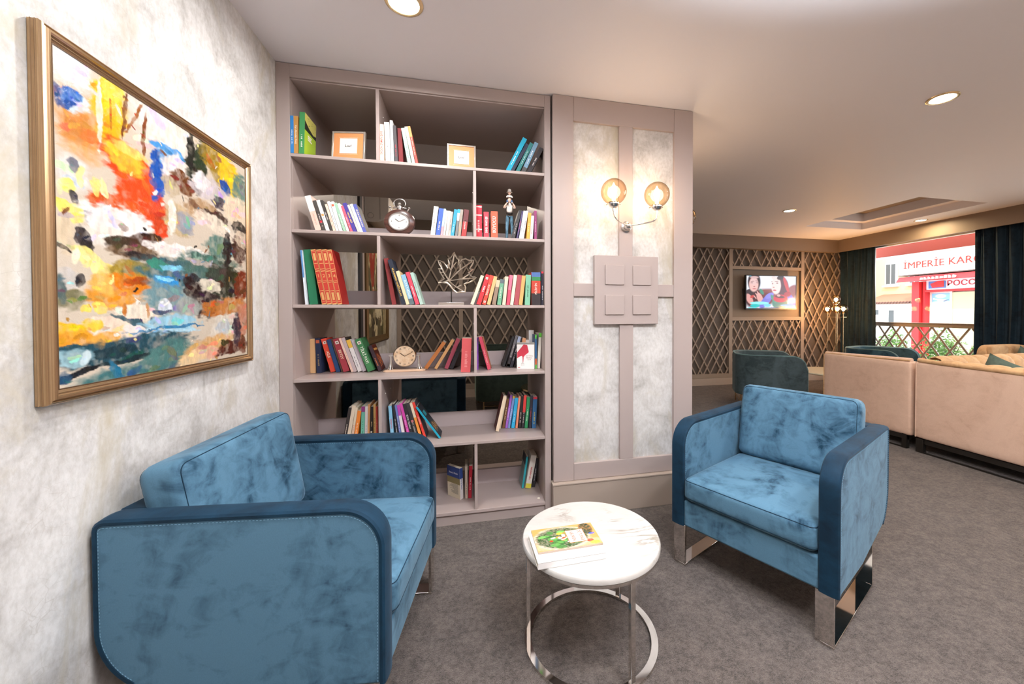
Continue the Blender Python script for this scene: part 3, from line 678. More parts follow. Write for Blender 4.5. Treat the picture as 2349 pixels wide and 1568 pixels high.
    bc = MB().cushion(cw - .012, .135, .41, .040, 0, 16, bm_ @ Matrix.Translation((0, .068, .205)), belly=.006).build('back_cushion', BLUE, o, smooth=True)
    h = (cw - .012) / 2
    for yy in (.012, .124):
        dy = min(yy, .135 - yy); rho = math.sqrt(.0016 - (.04 - dy) ** 2); hx_ = h - .04; zt = .41 - .04
        fr = [(-hx_ - rho, yy, .04)] + [(-hx_ + rho * math.cos(math.radians(a)), yy, zt + rho * math.sin(math.radians(a))) for a in range(180, 89, -15)] + \
             [(hx_ + rho * math.cos(math.radians(a)), yy, zt + rho * math.sin(math.radians(a))) for a in range(90, -1, -15)] + [(hx_ + rho, yy, .04)]
        fr = [bm_ @ Vector(p) for p in fr]
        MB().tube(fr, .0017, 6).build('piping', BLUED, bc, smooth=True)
    # polished steel sled legs
    for s in (0, 1):
        x0 = .010 if s == 0 else AW - .082
        lg = MB(); x1 = x0 + .065
        lg.box(x0, .012, .010, x1, .024, AZ0 + .002); lg.box(x0, .012, 0, x1, .575, .0105); lg.box(x0, .563, .010, x1, .575, AZ0 + .012)
        lg.build('sled_leg', CHROME, o, bevel=.001, seg=1)
    return o
armchair('armchair', 'blue velvet armchair seen from the front, right of the marble table', (1.042, 1.844, 0), -1.116)
armchair('armchair', 'blue velvet armchair against the left wall below the painting', (-.236, 1.214, 0), 1.445, math.radians(-2.0))

AW = .985
armchair('loveseat', 'blue velvet seat behind the bookcase, its back seen through the lower shelves', (-.015, 4.285, 0), math.pi)
AW = .738
# ================================================================ SIDE TABLE, BOOKS ON IT
TX, TY, TH = .481, 1.483, .412
tb = empty('side_table', 'round white marble side table on a polished steel ring frame', 'table', (TX, TY, 0))
R = .273
MB().lathe([(0, TH - .022), (R - .006, TH - .022), (R, TH - .018), (R, TH - .005), (R - .004, TH), (0, TH)], 96).build('marble_top', MARBLE, tb, smooth=True)
MB().lathe([(R - .024, TH - .0335), (R - .004, TH - .0335), (R - .004, TH - .0222), (R - .024, TH - .0222), (R - .024, TH - .0335)], 80).build('top_ring', CHROME, tb)
MB().lathe([(R - .034, 0), (R - .008, 0), (R - .008, .012), (R - .034, .012), (R - .034, 0)], 80).build('base_ring', CHROME, tb)
for an in (176, -73, 42):
    a = math.radians(an); m = Matrix.Rotation(a, 4, 'Z')
    MB().box(R - .030, -.010, .011, R - .014, .010, TH - .033, m).build('leg', CHROME, tb, bevel=.001, seg=1)
wb = empty('book', 'thick white paperback lying under the cookbook on the marble table', 'book', (.236, 1.312, TH + .0005), (0, 0, math.radians(1.5)), 'books lying on the marble table')
b = MB(); b.box(0, 0, 0, .250, .0008, .022); b.box(0, 0, 0, .250, .185, .001); b.box(0, 0, .021, .250, .185, .022); b.build('cover', hmat('efeeee', .3), wb)
MB().box(.001, .002, .001, .247, .183, .021).build('pages', PAGES, wb)
cbk = empty('book', 'cookbook with a salad photograph on its cover, lying on a white book', 'book', (.246, 1.362, TH + .0232), (0, 0, math.radians(1)), 'books lying on the marble table')
MB().box(0, 0, 0, .246, .146, .0065).build('pages', PAGES, cbk)
ops = [(.5, .85, .8, .2, 0, 'c9ad8a', 3), (.43, .52, .47, .52, 0, 'd8cbb8', 9), (.43, .52, .44, .48, 0, '2c4a22', 9)]
rr = random.Random(4)
for k in range(34):
    a = rr.uniform(0, 6.28); q = rr.uniform(.1, .92) ** .6
    ops.append((.43 + .36 * q * math.cos(a), .52 + .42 * q * math.sin(a), rr.uniform(.04, .1), rr.uniform(.04, .09), rr.uniform(0, 180), rr.choice(['3f7a34', '5a9a48', '2f5f28', '6fae58']), 6))
for k in range(16):
    a = rr.uniform(0, 6.28); q = rr.uniform(0, .6)
    ops.append((.45 + .30 * q * math.cos(a), .55 + .36 * q * math.sin(a), rr.uniform(.025, .06), rr.uniform(.02, .035), rr.uniform(-50, -20), rr.choice(['f4e4d4', 'e8902c', 'd8441c', 'f2c848', 'f6ece4', 'e07a2a']), 9))
ops += [(.25, .62, .03, .04, 0, 'd8301c', 10), (.47, .42, .03, .05, 0, 'f8e8f0', 10), (.40, .52, .035, .05, 0, 'f6eaf0', 10), (.42, .33, .06, .05, -30, 'f2c23c', 9),
        (.86, .25, .12, .3, 0, '2a3c24', 6), (.92, .5, .05, .05, 0, '2c5cc8', 12), (.84, .8, .06, .07, 0, 'd8402c', 8), (.9, .9, .09, .08, 0, 'e8b844', 6)]
cvr = pigment_sheet('cover', m_attr('printed_cover', .25), cbk, (0, .146, .0069), (.246, 0, 0), (0, -.146, 0), paint(110, 76, 'e89a58', ops, warp=.008, streak=.12))
MB().box(0, -.0008, 0, .246, .0, .0068).build('spine', hmat('b0a090'), cbk)
tp = MB().box(.128, .030, .0071, .196, .108, .0075).build('title_panel', hmat('efe8e0'), cbk)
MB().box(.126, .028, .00695, .198, .110, .00725).build('title_frame', hmat('e8702c'), cbk)
mt = Matrix.Translation((.180, .069, .0076)) @ Matrix.Rotation(math.radians(-90), 4, 'Z')
text_part('title', 'DE TURKSE', hmat('d0502c'), cbk, .019, mt, .070, .0001)
mt = Matrix.Translation((.148, .069, .0076)) @ Matrix.Rotation(math.radians(-90), 4, 'Z')
text_part('title', 'KEUKEN', hmat('d0502c'), cbk, .019, mt, .060, .0001)
# ================================================================ BOOKS ON THE SHELVES
BOOKS=[
(-0.9465,2.444,2.19,0.0164,0.2061,0.0,'2f7fc4','thin sky blue paperback on the top shelf, at its left',{'t': '', 'tc': 'e8f0f8'}),
(-0.9299,2.444,2.19,0.0216,0.2059,0.0,'b98a4a','ochre paperback with white lettering on the top shelf, right of the sky blue one',{'t': 'Kar Altındaki Ateş', 'tc': 'f2e6cf'}),
(-0.8788,2.444,2.19,0.0274,0.2309,1.6,'3f8a52','tall green book with lime cover on the top shelf, right of the ochre one',{'cov': 'a9c832', 'd': 0.165, 'art': 'lime', 't': '', 'tc': 'f0f0e8'}),
(-0.4961,2.472,2.19,0.0270,0.2201,0.0,'f3e3d3','cream paperback lettered in red on the top shelf, right of the upright divider',{'t': 'SAFİ NAMAZ HOCASI', 'tc': 'd0402e'}),
(-0.4597,2.472,2.19,0.0271,0.2340,-1.8,'f4f2f0','wide white paperback on the top shelf, right of the cream one',{'t': 'TANRIM', 'tc': 'b9b9bd'}),
(-0.4291,2.472,2.19,0.0152,0.2479,-1.6,'f2f1f2','tall narrow white paperback on the top shelf, right of the wide white one',{'t': '', 'tc': '555555'}),
(-0.4083,2.472,2.19,0.0172,0.2193,-2.9,'4a4548','charcoal paperback with red lettering on the top shelf, right of the narrow white one',{'t': '', 'tc': 'c0303a'}),
(-0.3905,2.500,2.19,0.0246,0.2187,-2.1,'7d1f24','dark red paperback pushed back on the top shelf, right of the charcoal one',{}),
(-0.3370,2.472,2.19,0.0203,0.2114,-9.9,'a8cfc0','pale green paperback on the top shelf, right of the dark red one',{'t': '', 'tc': '5a7a70'}),
(-0.3117,2.472,2.19,0.0171,0.2227,-11.0,'f0d9c4','pale peach paperback on the top shelf, right of the pale green one',{'t': '', 'tc': 'a08070'}),
(-0.2912,2.472,2.19,0.0146,0.2264,-11.6,'a8453c','brick red paperback with orange top on the top shelf, right of the pale peach one',{'bands': [(0.72, 1, 'e39a58')], 'cov': '8a5a3a', 't': '', 'tc': 'f0d0b0'}),
(0.2713,2.472,2.19,0.0276,0.2407,27.0,'1f9fc0','bright cyan paperback leaning right on the top shelf, right of the second picture frame',{'t': '', 'tc': 'eaf6fa'}),
(0.2939,2.472,2.19,0.0198,0.2061,28.4,'2c3346','dark navy paperback leaning right on the top shelf, right of the cyan one',{}),
(0.3293,2.472,2.19,0.0235,0.2106,26.2,'2f7474','dark teal paperback leaning right on the top shelf, right of the navy one',{'t': '', 'tc': 'cfe4e0'}),
(0.3673,2.472,2.19,0.0261,0.2138,24.1,'6f93ab','grey blue paperback leaning right on the top shelf, right of the teal one',{'t': '', 'tc': 'eef2f4', 'bands': [(0, 0.16, '4a4a4a')]}),
(0.4030,2.472,2.19,0.0262,0.1842,27.4,'2f2a2c','black paperback leaning at far right on the top shelf, right of the grey blue one',{'t': '', 'tc': 'e0d8d8'}),
(-0.8357,2.472,1.77,0.0301,0.1998,-15.5,'f0c8ba','tallest pinkish white paperback on the second shelf, at its left',{'bands': [(0.55, 1, 'f4eeea')], 't': '', 'tc': 'e0a090'}),
(-0.8010,2.472,1.77,0.0176,0.1766,-15.9,'4d4845','slim black paperback with red square on the second shelf, right of the pinkish one',{'sq': (0.3, 'c03040'), 't': '', 'tc': 'e8e0da'}),
(-0.7805,2.472,1.77,0.0182,0.1796,-16.3,'f4f1ef','white paperback with orange motif on the second shelf, right of the slim black one',{'sq': (0.52, 'e0a060'), 't': '', 'tc': '888888'}),
(-0.7576,2.472,1.77,0.0131,0.1818,-17.4,'45423f','black paperback with bold white title on the second shelf, right of the white one',{'t': 'açlığın beşliği', 'tc': 'f4f0ea'}),
(-0.7435,2.472,1.77,0.0126,0.1594,-16.1,'f6d5c2','peach paperback with red lettering on the second shelf, right of the bold black one',{'t': '', 'tc': 'd88070'}),
(-0.7284,2.472,1.77,0.0133,0.1755,-15.7,'eef0f2','narrow white paperback on the second shelf, right of the peach one',{'t': '', 'tc': '667788'}),
(-0.7120,2.472,1.77,0.0180,0.1745,-15.8,'f3efec','white paperback with orange square on the second shelf, right of the narrow white one',{'sq': (0.88, 'dd6644'), 't': '', 'tc': 'e8c0b8'}),
(-0.6896,2.472,1.77,0.0145,0.1695,-16.9,'9fc4ac','sage green paperback on the second shelf, right of the orange square one',{'t': '', 'tc': 'f0f4e8'}),
(-0.6724,2.472,1.77,0.0133,0.1681,-17.3,'f7f0ee','slim white paperback on the second shelf, right of the sage green one',{}),
(-0.6532,2.472,1.77,0.0127,0.1559,-18.8,'f0647a','pink paperback with white lettering on the second shelf, right of the slim white one',{'t': '', 'tc': 'ffe8ee'}),
(-0.6387,2.472,1.77,0.0196,0.1727,-18.9,'4a3f92','purple paperback with yellow title on the second shelf, right of the pink one',{'t': 'HIRAM ABİF', 'tc': 'f0d070'}),
(-0.6147,2.472,1.77,0.0127,0.1641,-19.9,'c4c8c6','light grey paperback on the second shelf, right of the purple one',{}),
(-0.6008,2.472,1.77,0.0145,0.1703,-19.2,'f5f3f2','white paperback without lettering on the second shelf, right of the light grey one',{}),
(-0.5849,2.472,1.77,0.0187,0.1692,-19.1,'5a62ae','violet blue paperback with white title on the second shelf, right of the plain white one',{'t': 'BİR BİLİM ADAMININ ROMANI', 'tc': 'f4f0d8', 'cov': '4a4540'}),
(-0.1848,2.472,1.77,0.0264,0.1773,7.1,'efe8e2','thick off white paperback on the second shelf, right of the pocket watch clock',{'t': '', 'tc': '8a7a70'}),
(-0.1546,2.472,1.77,0.0265,0.1667,7.6,'4664b4','royal blue paperback on the second shelf, right of the off white one',{'t': '', 'tc': 'e0d0b0'}),
(-0.1399,2.472,1.77,0.0133,0.1662,7.4,'b6dce6','ice blue paperback with pink foot on the second shelf, right of the royal blue one',{'bands': [(0, 0.35, 'f0a0a8')]}),
(-0.1251,2.472,1.77,0.0133,0.1557,7.1,'c9c6c4','slim silver grey paperback on the second shelf, right of the ice blue one',{}),
(-0.1086,2.472,1.77,0.0141,0.1547,6.4,'e2ddcc','slim ivory paperback on the second shelf, right of the silver grey one',{}),
(-0.0938,2.472,1.77,0.0141,0.1511,6.3,'b9b3ad','speckled grey paperback on the second shelf, right of the ivory one',{'t': '', 'tc': '605850'}),
(-0.0733,2.472,1.77,0.0202,0.1665,8.2,'3a9ab8','turquoise paperback on the second shelf, right of the speckled grey one',{'t': '', 'tc': 'd0eef4'}),
(-0.0529,2.472,1.77,0.0149,0.1683,6.4,'7a7c7c','grey paperback with blue top on the second shelf, right of the turquoise one',{'bands': [(0.58, 0.86, 'e4e2da'), (0.86, 1, '3fa8cc')]}),
(-0.0334,2.472,1.77,0.0170,0.1675,5.7,'a59a8e','taupe paperback with yellow lettering on the second shelf, right of the blue topped one',{'t': '', 'tc': 'e8a850'}),
(-0.0016,2.472,1.77,0.0287,0.1676,6.7,'a8403f','maroon paperback against the divider on the second shelf, right of the taupe one',{'bands': [(0.55, 1, '6c3a3c')], 't': '', 'tc': 'f0d8d0'}),
(0.0553,2.472,1.77,0.0405,0.2000,0.0,'cf2f40','thick red hardback with white bands on the second shelf, right of the upright divider',{'bands': [(0.93, 0.97, 'f4e8e4'), (0.67, 0.71, 'f4e8e4'), (0.23, 0.27, 'f4e8e4')], 't': ''}),
(0.1068,2.472,1.77,0.0310,0.1612,0.0,'cc4250','crimson paperback with white title on the second shelf, right of the thick red one',{'t': 'BİR DAHA YENME', 'tc': 'f8eeee'}),
(0.1514,2.472,1.77,0.0420,0.1673,0.0,'cc6248','brick orange paperback with white title on the second shelf, right of the crimson one',{'t': 'BÜYÜCÜ', 'up': 1, 'tc': 'fbf3ec', 'cov': 'b04a3a'}),
(0.2969,2.472,1.77,0.0176,0.1878,15.2,'3b3a3c','black paperback with faint lettering on the second shelf, right of the figurine',{'t': '', 'tc': 'c8c0b8'}),
(0.3204,2.472,1.77,0.0108,0.1815,11.5,'51496e','dark violet paperback on the second shelf, right of the faint black one',{'t': '', 'tc': 'e05070'}),
(0.3406,2.472,1.77,0.0138,0.1825,9.7,'f2f2f4','white paperback with black lettering on the second shelf, right of the dark violet one',{'t': '', 'tc': '333333'}),
(0.3569,2.472,1.77,0.0152,0.1833,9.7,'eef0f2','white paperback with small cat emblem on the second shelf, right of the first white one',{'t': '', 'tc': '333333'}),
(0.3953,2.472,1.77,0.0207,0.1699,4.1,'e0a84c','mustard yellow paperback on the second shelf, right of the second white one',{'t': '', 'tc': 'f4e0b0'}),
(0.4156,2.472,1.77,0.0185,0.1525,3.7,'f3ece8','white paperback with red lettering on the second shelf, right of the mustard one',{'t': '', 'tc': 'd84848'}),
(0.4259,2.472,1.77,0.0164,0.1856,0.0,'8f3c6a','plum paperback at far right on the second shelf, right of the red lettered one',{'t': '', 'tc': 'e8c8d8'}),
(-0.8925,2.472,1.35,0.0083,0.3079,-4.2,'dfe8f2','thin blue and white paperback on the third shelf, at its left',{'bands': [(0.5, 1, '5a8ac0')]}),
(-0.8762,2.490,1.35,0.0431,0.3152,-5.5,'1f6a48','wide dark green hardback on the third shelf, right of the thin blue one',{}),
(-0.8062,2.472,1.35,0.0249,0.3168,-10.2,'b8382c','first red and gold encyclopedia volume on the third shelf, right of the green one',{'gold': '1'}),
(-0.7805,2.472,1.35,0.0268,0.3175,-9.8,'b8382c','second red and gold encyclopedia volume on the third shelf, right of the first volume',{'gold': '2'}),
(-0.7529,2.472,1.35,0.0264,0.3184,-9.7,'b8382c','third red and gold encyclopedia volume on the third shelf, right of the second volume',{'gold': '3'}),
(-0.7250,2.472,1.35,0.0248,0.3182,-9.8,'b8382c','fourth red and gold encyclopedia volume on the third shelf, right of the third volume',{'gold': '4', 'cov': '9c2420'}),
(-0.4361,2.500,1.35,0.0243,0.2806,-9.3,'7c2b2b','flat oxblood hardback leaning on divider on the third shelf, right of the upright divider',{}),
(-0.3766,2.472,1.35,0.0236,0.2767,-16.4,'242a38','black hardback with gold lettering on the third shelf, right of the oxblood one',{'t': 'MUHAMMED HAMİDULLAH', 'tc': 'e0b860'}),
(-0.3513,2.472,1.35,0.0184,0.2069,-16.2,'e4cfa8','beige paperback on the third shelf, right of the black hardback',{'cov': 'd8c090'}),
(-0.3311,2.472,1.35,0.0257,0.1838,-16.0,'86b2cc','powder blue paperback on the third shelf, right of the beige one',{'t': 'RÜYA TABİRLERİ', 'tc': 'e4f0f6', 'bands': [(0, 0.2, '5a6a70')]}),
(-0.2984,2.472,1.35,0.0216,0.2014,-16.5,'d8485c','raspberry pink paperback on the third shelf, right of the powder blue one',{'t': '', 'tc': 'f8dde0'}),
(-0.2721,2.472,1.35,0.0180,0.2000,-16.7,'a9c4ba','pale mint paperback on the third shelf, right of the raspberry one',{'t': '', 'tc': '6a8a80'}),
(0.0416,2.472,1.35,0.0200,0.1923,19.9,'ecdcc0','cream book with worn spine on the third shelf, right of the silver leaf',{}),
(0.0851,2.472,1.35,0.0255,0.1957,17.7,'d6343c','red hardback with bold white title on the third shelf, right of the cream one',{'t': 'PARA', 'tc': 'fbeeee', 'sqw': 1}),
(0.1158,2.472,1.35,0.0226,0.1907,15.8,'dc4a3a','orange red hardback with white title on the third shelf, right of the bold red one',{'t': 'İNSAN AVI', 'up': 1, 'tc': 'fbeee4', 'sqw': 1}),
(0.1438,2.472,1.35,0.0216,0.1840,14.4,'d9b37e','tan book with torn spine on the third shelf, right of the orange red one',{}),
(0.1778,2.472,1.35,0.0234,0.1583,10.9,'8f7a68','shabby brown book on the third shelf, right of the tan one',{'bands': [(0.72, 1, 'd8c0a0')]}),
(0.2120,2.472,1.35,0.0251,0.1631,7.8,'6aa484','worn green book with dark top on the third shelf, right of the shabby brown one',{'bands': [(0.84, 1, '606a70')], 't': '', 'tc': 'e8e4d4'}),
(0.2403,2.472,1.35,0.0212,0.1805,6.2,'d9cbb6','worn beige book with pale strip on the third shelf, right of the worn green one',{}),
(0.2657,2.472,1.35,0.0206,0.1907,6.6,'d44a62','rose red book on the third shelf, right of the worn beige one',{'bands': [(0.5, 1, 'd8738a')]}),
(0.2891,2.472,1.35,0.0206,0.1917,7.6,'ece2c8','ivory book on the third shelf, right of the rose red one',{}),
(0.3211,2.472,1.35,0.0290,0.1921,7.4,'a04a50','dusty maroon book on the third shelf, right of the ivory one',{}),
(0.3472,2.472,1.35,0.0237,0.1889,6.9,'dca566','caramel book on the third shelf, right of the dusty maroon one',{}),
(0.3962,2.472,1.35,0.0325,0.1938,2.2,'7ab596','faded green book with dark lettering on the third shelf, right of the caramel one',{'t': '', 'tc': '3f6a54'}),
(0.4066,2.472,1.35,0.0592,0.2121,0.0,'b8402e','wide black and red upside-down book on the third shelf, right of the faded green one',{'t': 'FİLİSTİN', 'tc': 'f0e4d8', 'up': 1, 'small': 1, 'bands': [(0, 0.36, '2c2426'), (0.86, 1, '4a6aa0'), (0.74, 0.86, '2f7a4a')], 'flip': 1}),
(0.4712,2.472,1.35,0.0137,0.2180,0.0,'2c2a38','narrow dark book with red top on the third shelf, right of the wide black one',{'bands': [(0.94, 1, 'd84050')], 't': '', 'tc': 'f0f0f4'}),
(-0.9465,2.687,0.93,0.0304,0.2116,0.0,'e2b887','tan paperback with plain spine on the fourth shelf, at its left',{}),
(-0.9080,2.678,0.93,0.0286,0.2168,-2.1,'222c48','navy hardback with gilt lettering on the fourth shelf, right of the tan one',{'t': '', 'tc': 'a89060', 'sq': (0.9, 'c06040'), 'd': 0.145}),
(-0.8318,2.688,0.93,0.0318,0.2162,-14.7,'d84a34','orange red hardback with white title on the fourth shelf, right of the navy one',{'t': 'AİLE', 'tc': 'f8ecd8', 'sqw': 1}),
(-0.7978,2.679,0.93,0.0228,0.2118,-14.9,'22406a','dark blue book on the fourth shelf, right of the orange red one',{}),
(-0.7685,2.684,0.93,0.0114,0.2163,-16.3,'5a4234','slim brown book on the fourth shelf, right of the dark blue one',{}),
(-0.7560,2.677,0.93,0.0361,0.2163,-16.1,'9a3640','maroon hardback with cream title on the fourth shelf, right of the slim brown one',{'t': 'BETSY', 'tc': 'f2d8b8', 'sqw': 1}),
(-0.7083,2.668,0.93,0.0137,0.2251,-18.5,'f0cdbc','pink and cream paperback on the fourth shelf, right of the maroon one',{'t': '', 'tc': 'd07a60'}),
(-0.6936,2.667,0.93,0.0198,0.2259,-18.2,'c4b2b4','pale grey paperback with dark cover on the fourth shelf, right of the pink cream one',{'cov': '4a423c'}),
(-0.6707,2.671,0.93,0.0235,0.2112,-18.5,'eeeaea','white paperback with yellow top on the fourth shelf, right of the pale grey one',{'bands': [(0.75, 1, 'ecc050')], 't': '', 'tc': '5a5a66'}),
(-0.6437,2.674,0.93,0.0231,0.2093,-18.3,'d2c8d2','pale lilac paperback on the fourth shelf, right of the yellow topped one',{}),
(-0.6075,2.648,0.93,0.0371,0.2180,-20.4,'3f7a4c','green hardback with white title on the fourth shelf, right of the pale lilac one',{'t': 'TİLKİ PAYI', 'tc': 'f4f4ec', 'sqw': 1}),
(-0.5486,2.666,0.93,0.0206,0.1729,-20.6,'3a2830','dark paperback with fiery orange cover on the fourth shelf, right of the green one',{'t': '', 'tc': 'e8894a', 'cov': '5a2216', 'art': 'fire'}),
(-0.2547,2.679,0.93,0.0235,0.2096,34.9,'b5703a','floppy rust brown book on the fourth shelf, right of the mantel clock',{}),
(-0.1933,2.663,0.93,0.0194,0.2211,31.1,'c89a66','tan book with teal edge on the fourth shelf, right of the rust brown one',{'bands': [], 'tealedge': 1}),
(-0.1223,2.657,0.93,0.0244,0.2126,22.2,'a4485a','wine red book on the fourth shelf, right of the teal edged one',{}),
(-0.0905,2.649,0.93,0.0244,0.2048,22.5,'2c2a30','black book on the fourth shelf, right of the wine red one',{}),
(0.0207,2.488,0.93,0.0584,0.2125,2.6,'bf5254','thick faded red book, foremost on the fourth shelf, right of the black one',{'t': '', 'tc': 'd89090'}),
(0.0622,2.596,0.93,0.0119,0.2114,0.0,'7a3fa0','thin violet book on the fourth shelf, right of the upright divider',{}),
(0.1318,2.564,0.93,0.0217,0.2217,-15.1,'c04458','raspberry red book on the fourth shelf, right of the thin violet one',{'t': '', 'tc': 'e8b8b0'}),
(0.1544,2.657,0.93,0.0099,0.2176,-14.2,'8a5a3c','thin brown book on the fourth shelf, right of the raspberry one',{}),
(0.2526,2.682,0.93,0.0163,0.2177,18.6,'2a2829','black paperback with small white print on the fourth shelf, right of the thin brown one',{'cov': '2a2829', 'art': 'print'}),
(0.2795,2.652,0.93,0.0171,0.2233,16.5,'6c6a6c','grey and black paperback on the fourth shelf, right of the small print one',{'bands': [(0, 0.3, '2c2a2c'), (0.02, 0.1, 'e8c860')], 't': '', 'tc': 'f0e8e0'}),
(0.3033,2.641,0.93,0.0200,0.2165,16.0,'2e2c34','black paperback with pale blue top on the fourth shelf, right of the grey black one',{'bands': [(0.75, 1, 'a8b4cc')], 't': '', 'tc': 'f0f0f0'}),
(0.3266,2.658,0.93,0.0124,0.2061,13.3,'3c3836','slim black book on the fourth shelf, right of the blue topped one',{}),
(0.3858,2.660,0.93,0.0242,0.1965,3.4,'eba67a','short salmon book on the fourth shelf, right of the slim black one',{}),
(0.4114,2.660,0.93,0.0213,0.1848,2.1,'eee0d8','short white book with red mark on the fourth shelf, right of the salmon one',{'sq': (0.85, 'd86040')}),
(0.4186,2.660,0.93,0.0344,0.2519,0.0,'e4e2e0','tall white book with black title on the fourth shelf, right of the short white one',{'t': 'DANNY', 'tc': '222222'}),
(0.4424,2.547,0.93,0.0103,0.2259,0.0,'3a6a9a','thin blue book with green ends on the fourth shelf, right of the turned white book',{'bands': [(0.88, 1, '5ac040'), (0, 0.12, '6ac050'), (0.12, 0.3, 'd86a40')]}),
(0.4763,2.554,0.93,0.0185,0.2362,2.8,'f0ece0','cream page block with green corners on the fourth shelf, right of the thin blue one',{'bands': [(0.88, 1, '6acc48')]}),
(-0.7185,2.560,0.509,0.0177,0.2255,10.0,'3a3230','black paperback with white script on the fifth shelf, at its left',{'t': '', 'tc': 'f0e0d0'}),
(-0.6963,2.560,0.509,0.0196,0.2360,9.5,'e6d4bc','tall cream paperback on the fifth shelf, right of the black one',{}),
(-0.6779,2.560,0.509,0.0132,0.2224,8.3,'e4d4bc','cream paperback with red lettering on the fifth shelf, right of the tall cream one',{'t': '', 'tc': 'd86050'}),
(-0.6555,2.560,0.509,0.0204,0.2017,8.2,'ee8a3a','short orange paperback on the fifth shelf, right of the red lettered one',{'t': '', 'tc': 'fbe8d0'}),
(-0.6129,2.560,0.509,0.0202,0.2254,2.0,'72bca4','sea green paperback with purple top on the fifth shelf, right of the short orange one',{'bands': [(0.85, 1, '8a3a7a')], 't': '', 'tc': '3f6a60'}),
(-0.5952,2.560,0.509,0.0153,0.2241,1.5,'e2dcdc','white grey paperback on the fifth shelf, right of the sea green one',{'t': '', 'tc': '9090a0'}),
(-0.5827,2.560,0.509,0.0117,0.2371,1.6,'d8a06c','light tan paperback on the fifth shelf, right of the white grey one',{}),
(-0.5652,2.560,0.509,0.0148,0.2208,1.5,'332c2a','black paperback with cream title on the fifth shelf, right of the light tan one',{'t': 'MAFYA', 'tc': 'e8d0a0', 'sq': (0.3, 'e8e0d0')}),
(-0.5584,2.560,0.509,0.0130,0.2368,0.0,'e6b874','straw yellow paperback on the fifth shelf, right of the cream titled one',{'t': '', 'tc': '6a5040'}),
(-0.5450,2.560,0.509,0.0106,0.2205,0.0,'c84a44','red paperback at the divider on the fifth shelf, right of the straw yellow one',{'t': '', 'tc': 'f0b0a0'}),
(-0.4593,2.560,0.509,0.0189,0.2205,-3.8,'8cc8e8','pale blue paperback with red lettering on the fifth shelf, right of the upright divider',{'t': 'YEREBATAN', 'tc': 'd86070'}),
(-0.4260,2.560,0.509,0.0133,0.2310,-6.5,'2c2c30','slim black paperback on the fifth shelf, right of the pale blue one',{'t': '', 'tc': 'f0f0f0'}),
(-0.4053,2.560,0.509,0.0126,0.2255,-8.2,'6a78b4','periwinkle paperback on the fifth shelf, right of the slim black one',{'t': '', 'tc': 'e8e8f8'}),
(-0.3899,2.560,0.509,0.0158,0.2251,-8.7,'f0ecee','white paperback with purple top on the fifth shelf, right of the periwinkle one',{'bands': [(0.7, 1, 'c04ab0')]}),
(-0.3569,2.560,0.509,0.0157,0.2373,-12.8,'d850ae','magenta paperback on the fifth shelf, right of the purple topped one',{'t': '', 'tc': 'f8d8f0'}),
(-0.3402,2.560,0.509,0.0195,0.2324,-12.6,'302e32','thick black paperback with white title on the fifth shelf, right of the magenta one',{'t': 'BÜYÜK TELGRAF', 'tc': 'f4f4f4'}),
(-0.3164,2.560,0.509,0.0202,0.2376,-13.4,'3a3838','charcoal paperback with pink square on the fifth shelf, right of the thick black one',{'sq': (0.5, 'c87078'), 't': '', 'tc': 'd0c8c8'}),
(-0.2894,2.560,0.509,0.0151,0.2369,-14.7,'ee9a48','orange and cream paperback on the fifth shelf, right of the charcoal one',{'bands': [(0.6, 1, 'f0e0c8')]}),
(-0.2638,2.560,0.509,0.0150,0.2441,-16.9,'e04438','vermilion paperback with dark cover on the fifth shelf, right of the orange cream one',{'t': 'LOUİSİANA', 'tc': 'f8e0d8', 'cov': '3c3c48'}),
(-0.1726,2.545,0.509,0.0120,0.2473,-34.3,'1f9cb8','cyan spined book leaning lowest on the fifth shelf, right of the vermilion one',{'cov': '26282e', 'art': 'dark'}),
(0.2050,2.608,0.509,0.0220,0.2390,13.1,'ecd8bc','swollen paperback, page edges forward on the fifth shelf, right of the leaning cyan one',{'cov': '5a2420'}),
(0.2236,2.667,0.509,0.0095,0.2153,11.1,'d8ccb0','thin olive grey paperback on the fifth shelf, right of the swollen one',{}),
(0.2521,2.677,0.509,0.0185,0.2035,8.7,'6e4c30','brown paperback with cream lettering on the fifth shelf, right of the olive grey one',{'t': '', 'tc': 'e8d8c0'}),
(0.2697,2.672,0.509,0.0163,0.2275,9.0,'a46ac8','lavender paperback on the fifth shelf, right of the brown one',{'t': '', 'tc': 'f4e4fa'}),
(0.2859,2.668,0.509,0.0155,0.2237,9.6,'7c98cc','soft blue paperback with yellow top on the fifth shelf, right of the lavender one',{'bands': [(0.92, 1, 'e8c850')], 't': '', 'tc': 'f0f0f8'}),
(0.3176,2.662,0.509,0.0231,0.2087,7.4,'35b0e0','sky blue paperback with clouds on the fifth shelf, right of the soft blue one',{'t': '', 'tc': 'd8f0fa'}),
(0.3375,2.656,0.509,0.0142,0.2193,6.0,'f09878','salmon paperback on the fifth shelf, right of the sky blue one',{}),
(0.3592,2.651,0.509,0.0180,0.2208,5.3,'2e2a2a','black paperback with white title on the fifth shelf, right of the salmon one',{'t': '', 'tc': 'f4ece0'}),
(0.3807,2.646,0.509,0.0188,0.2263,4.8,'2e2a2e','black paperback with red upper half on the fifth shelf, right of the white titled one',{'bands': [(0.48, 1, 'd84440')], 't': '', 'tc': 'f4ece0'}),
(0.4054,2.641,0.509,0.0219,0.2129,4.9,'2f8a58','emerald green paperback on the fifth shelf, right of the half red one',{'t': '', 'tc': 'f0f8f0'}),
(0.4285,2.635,0.509,0.0174,0.2261,3.6,'34303a','black paperback with red lettering on the fifth shelf, right of the emerald one',{'t': '', 'tc': 'c84848'}),
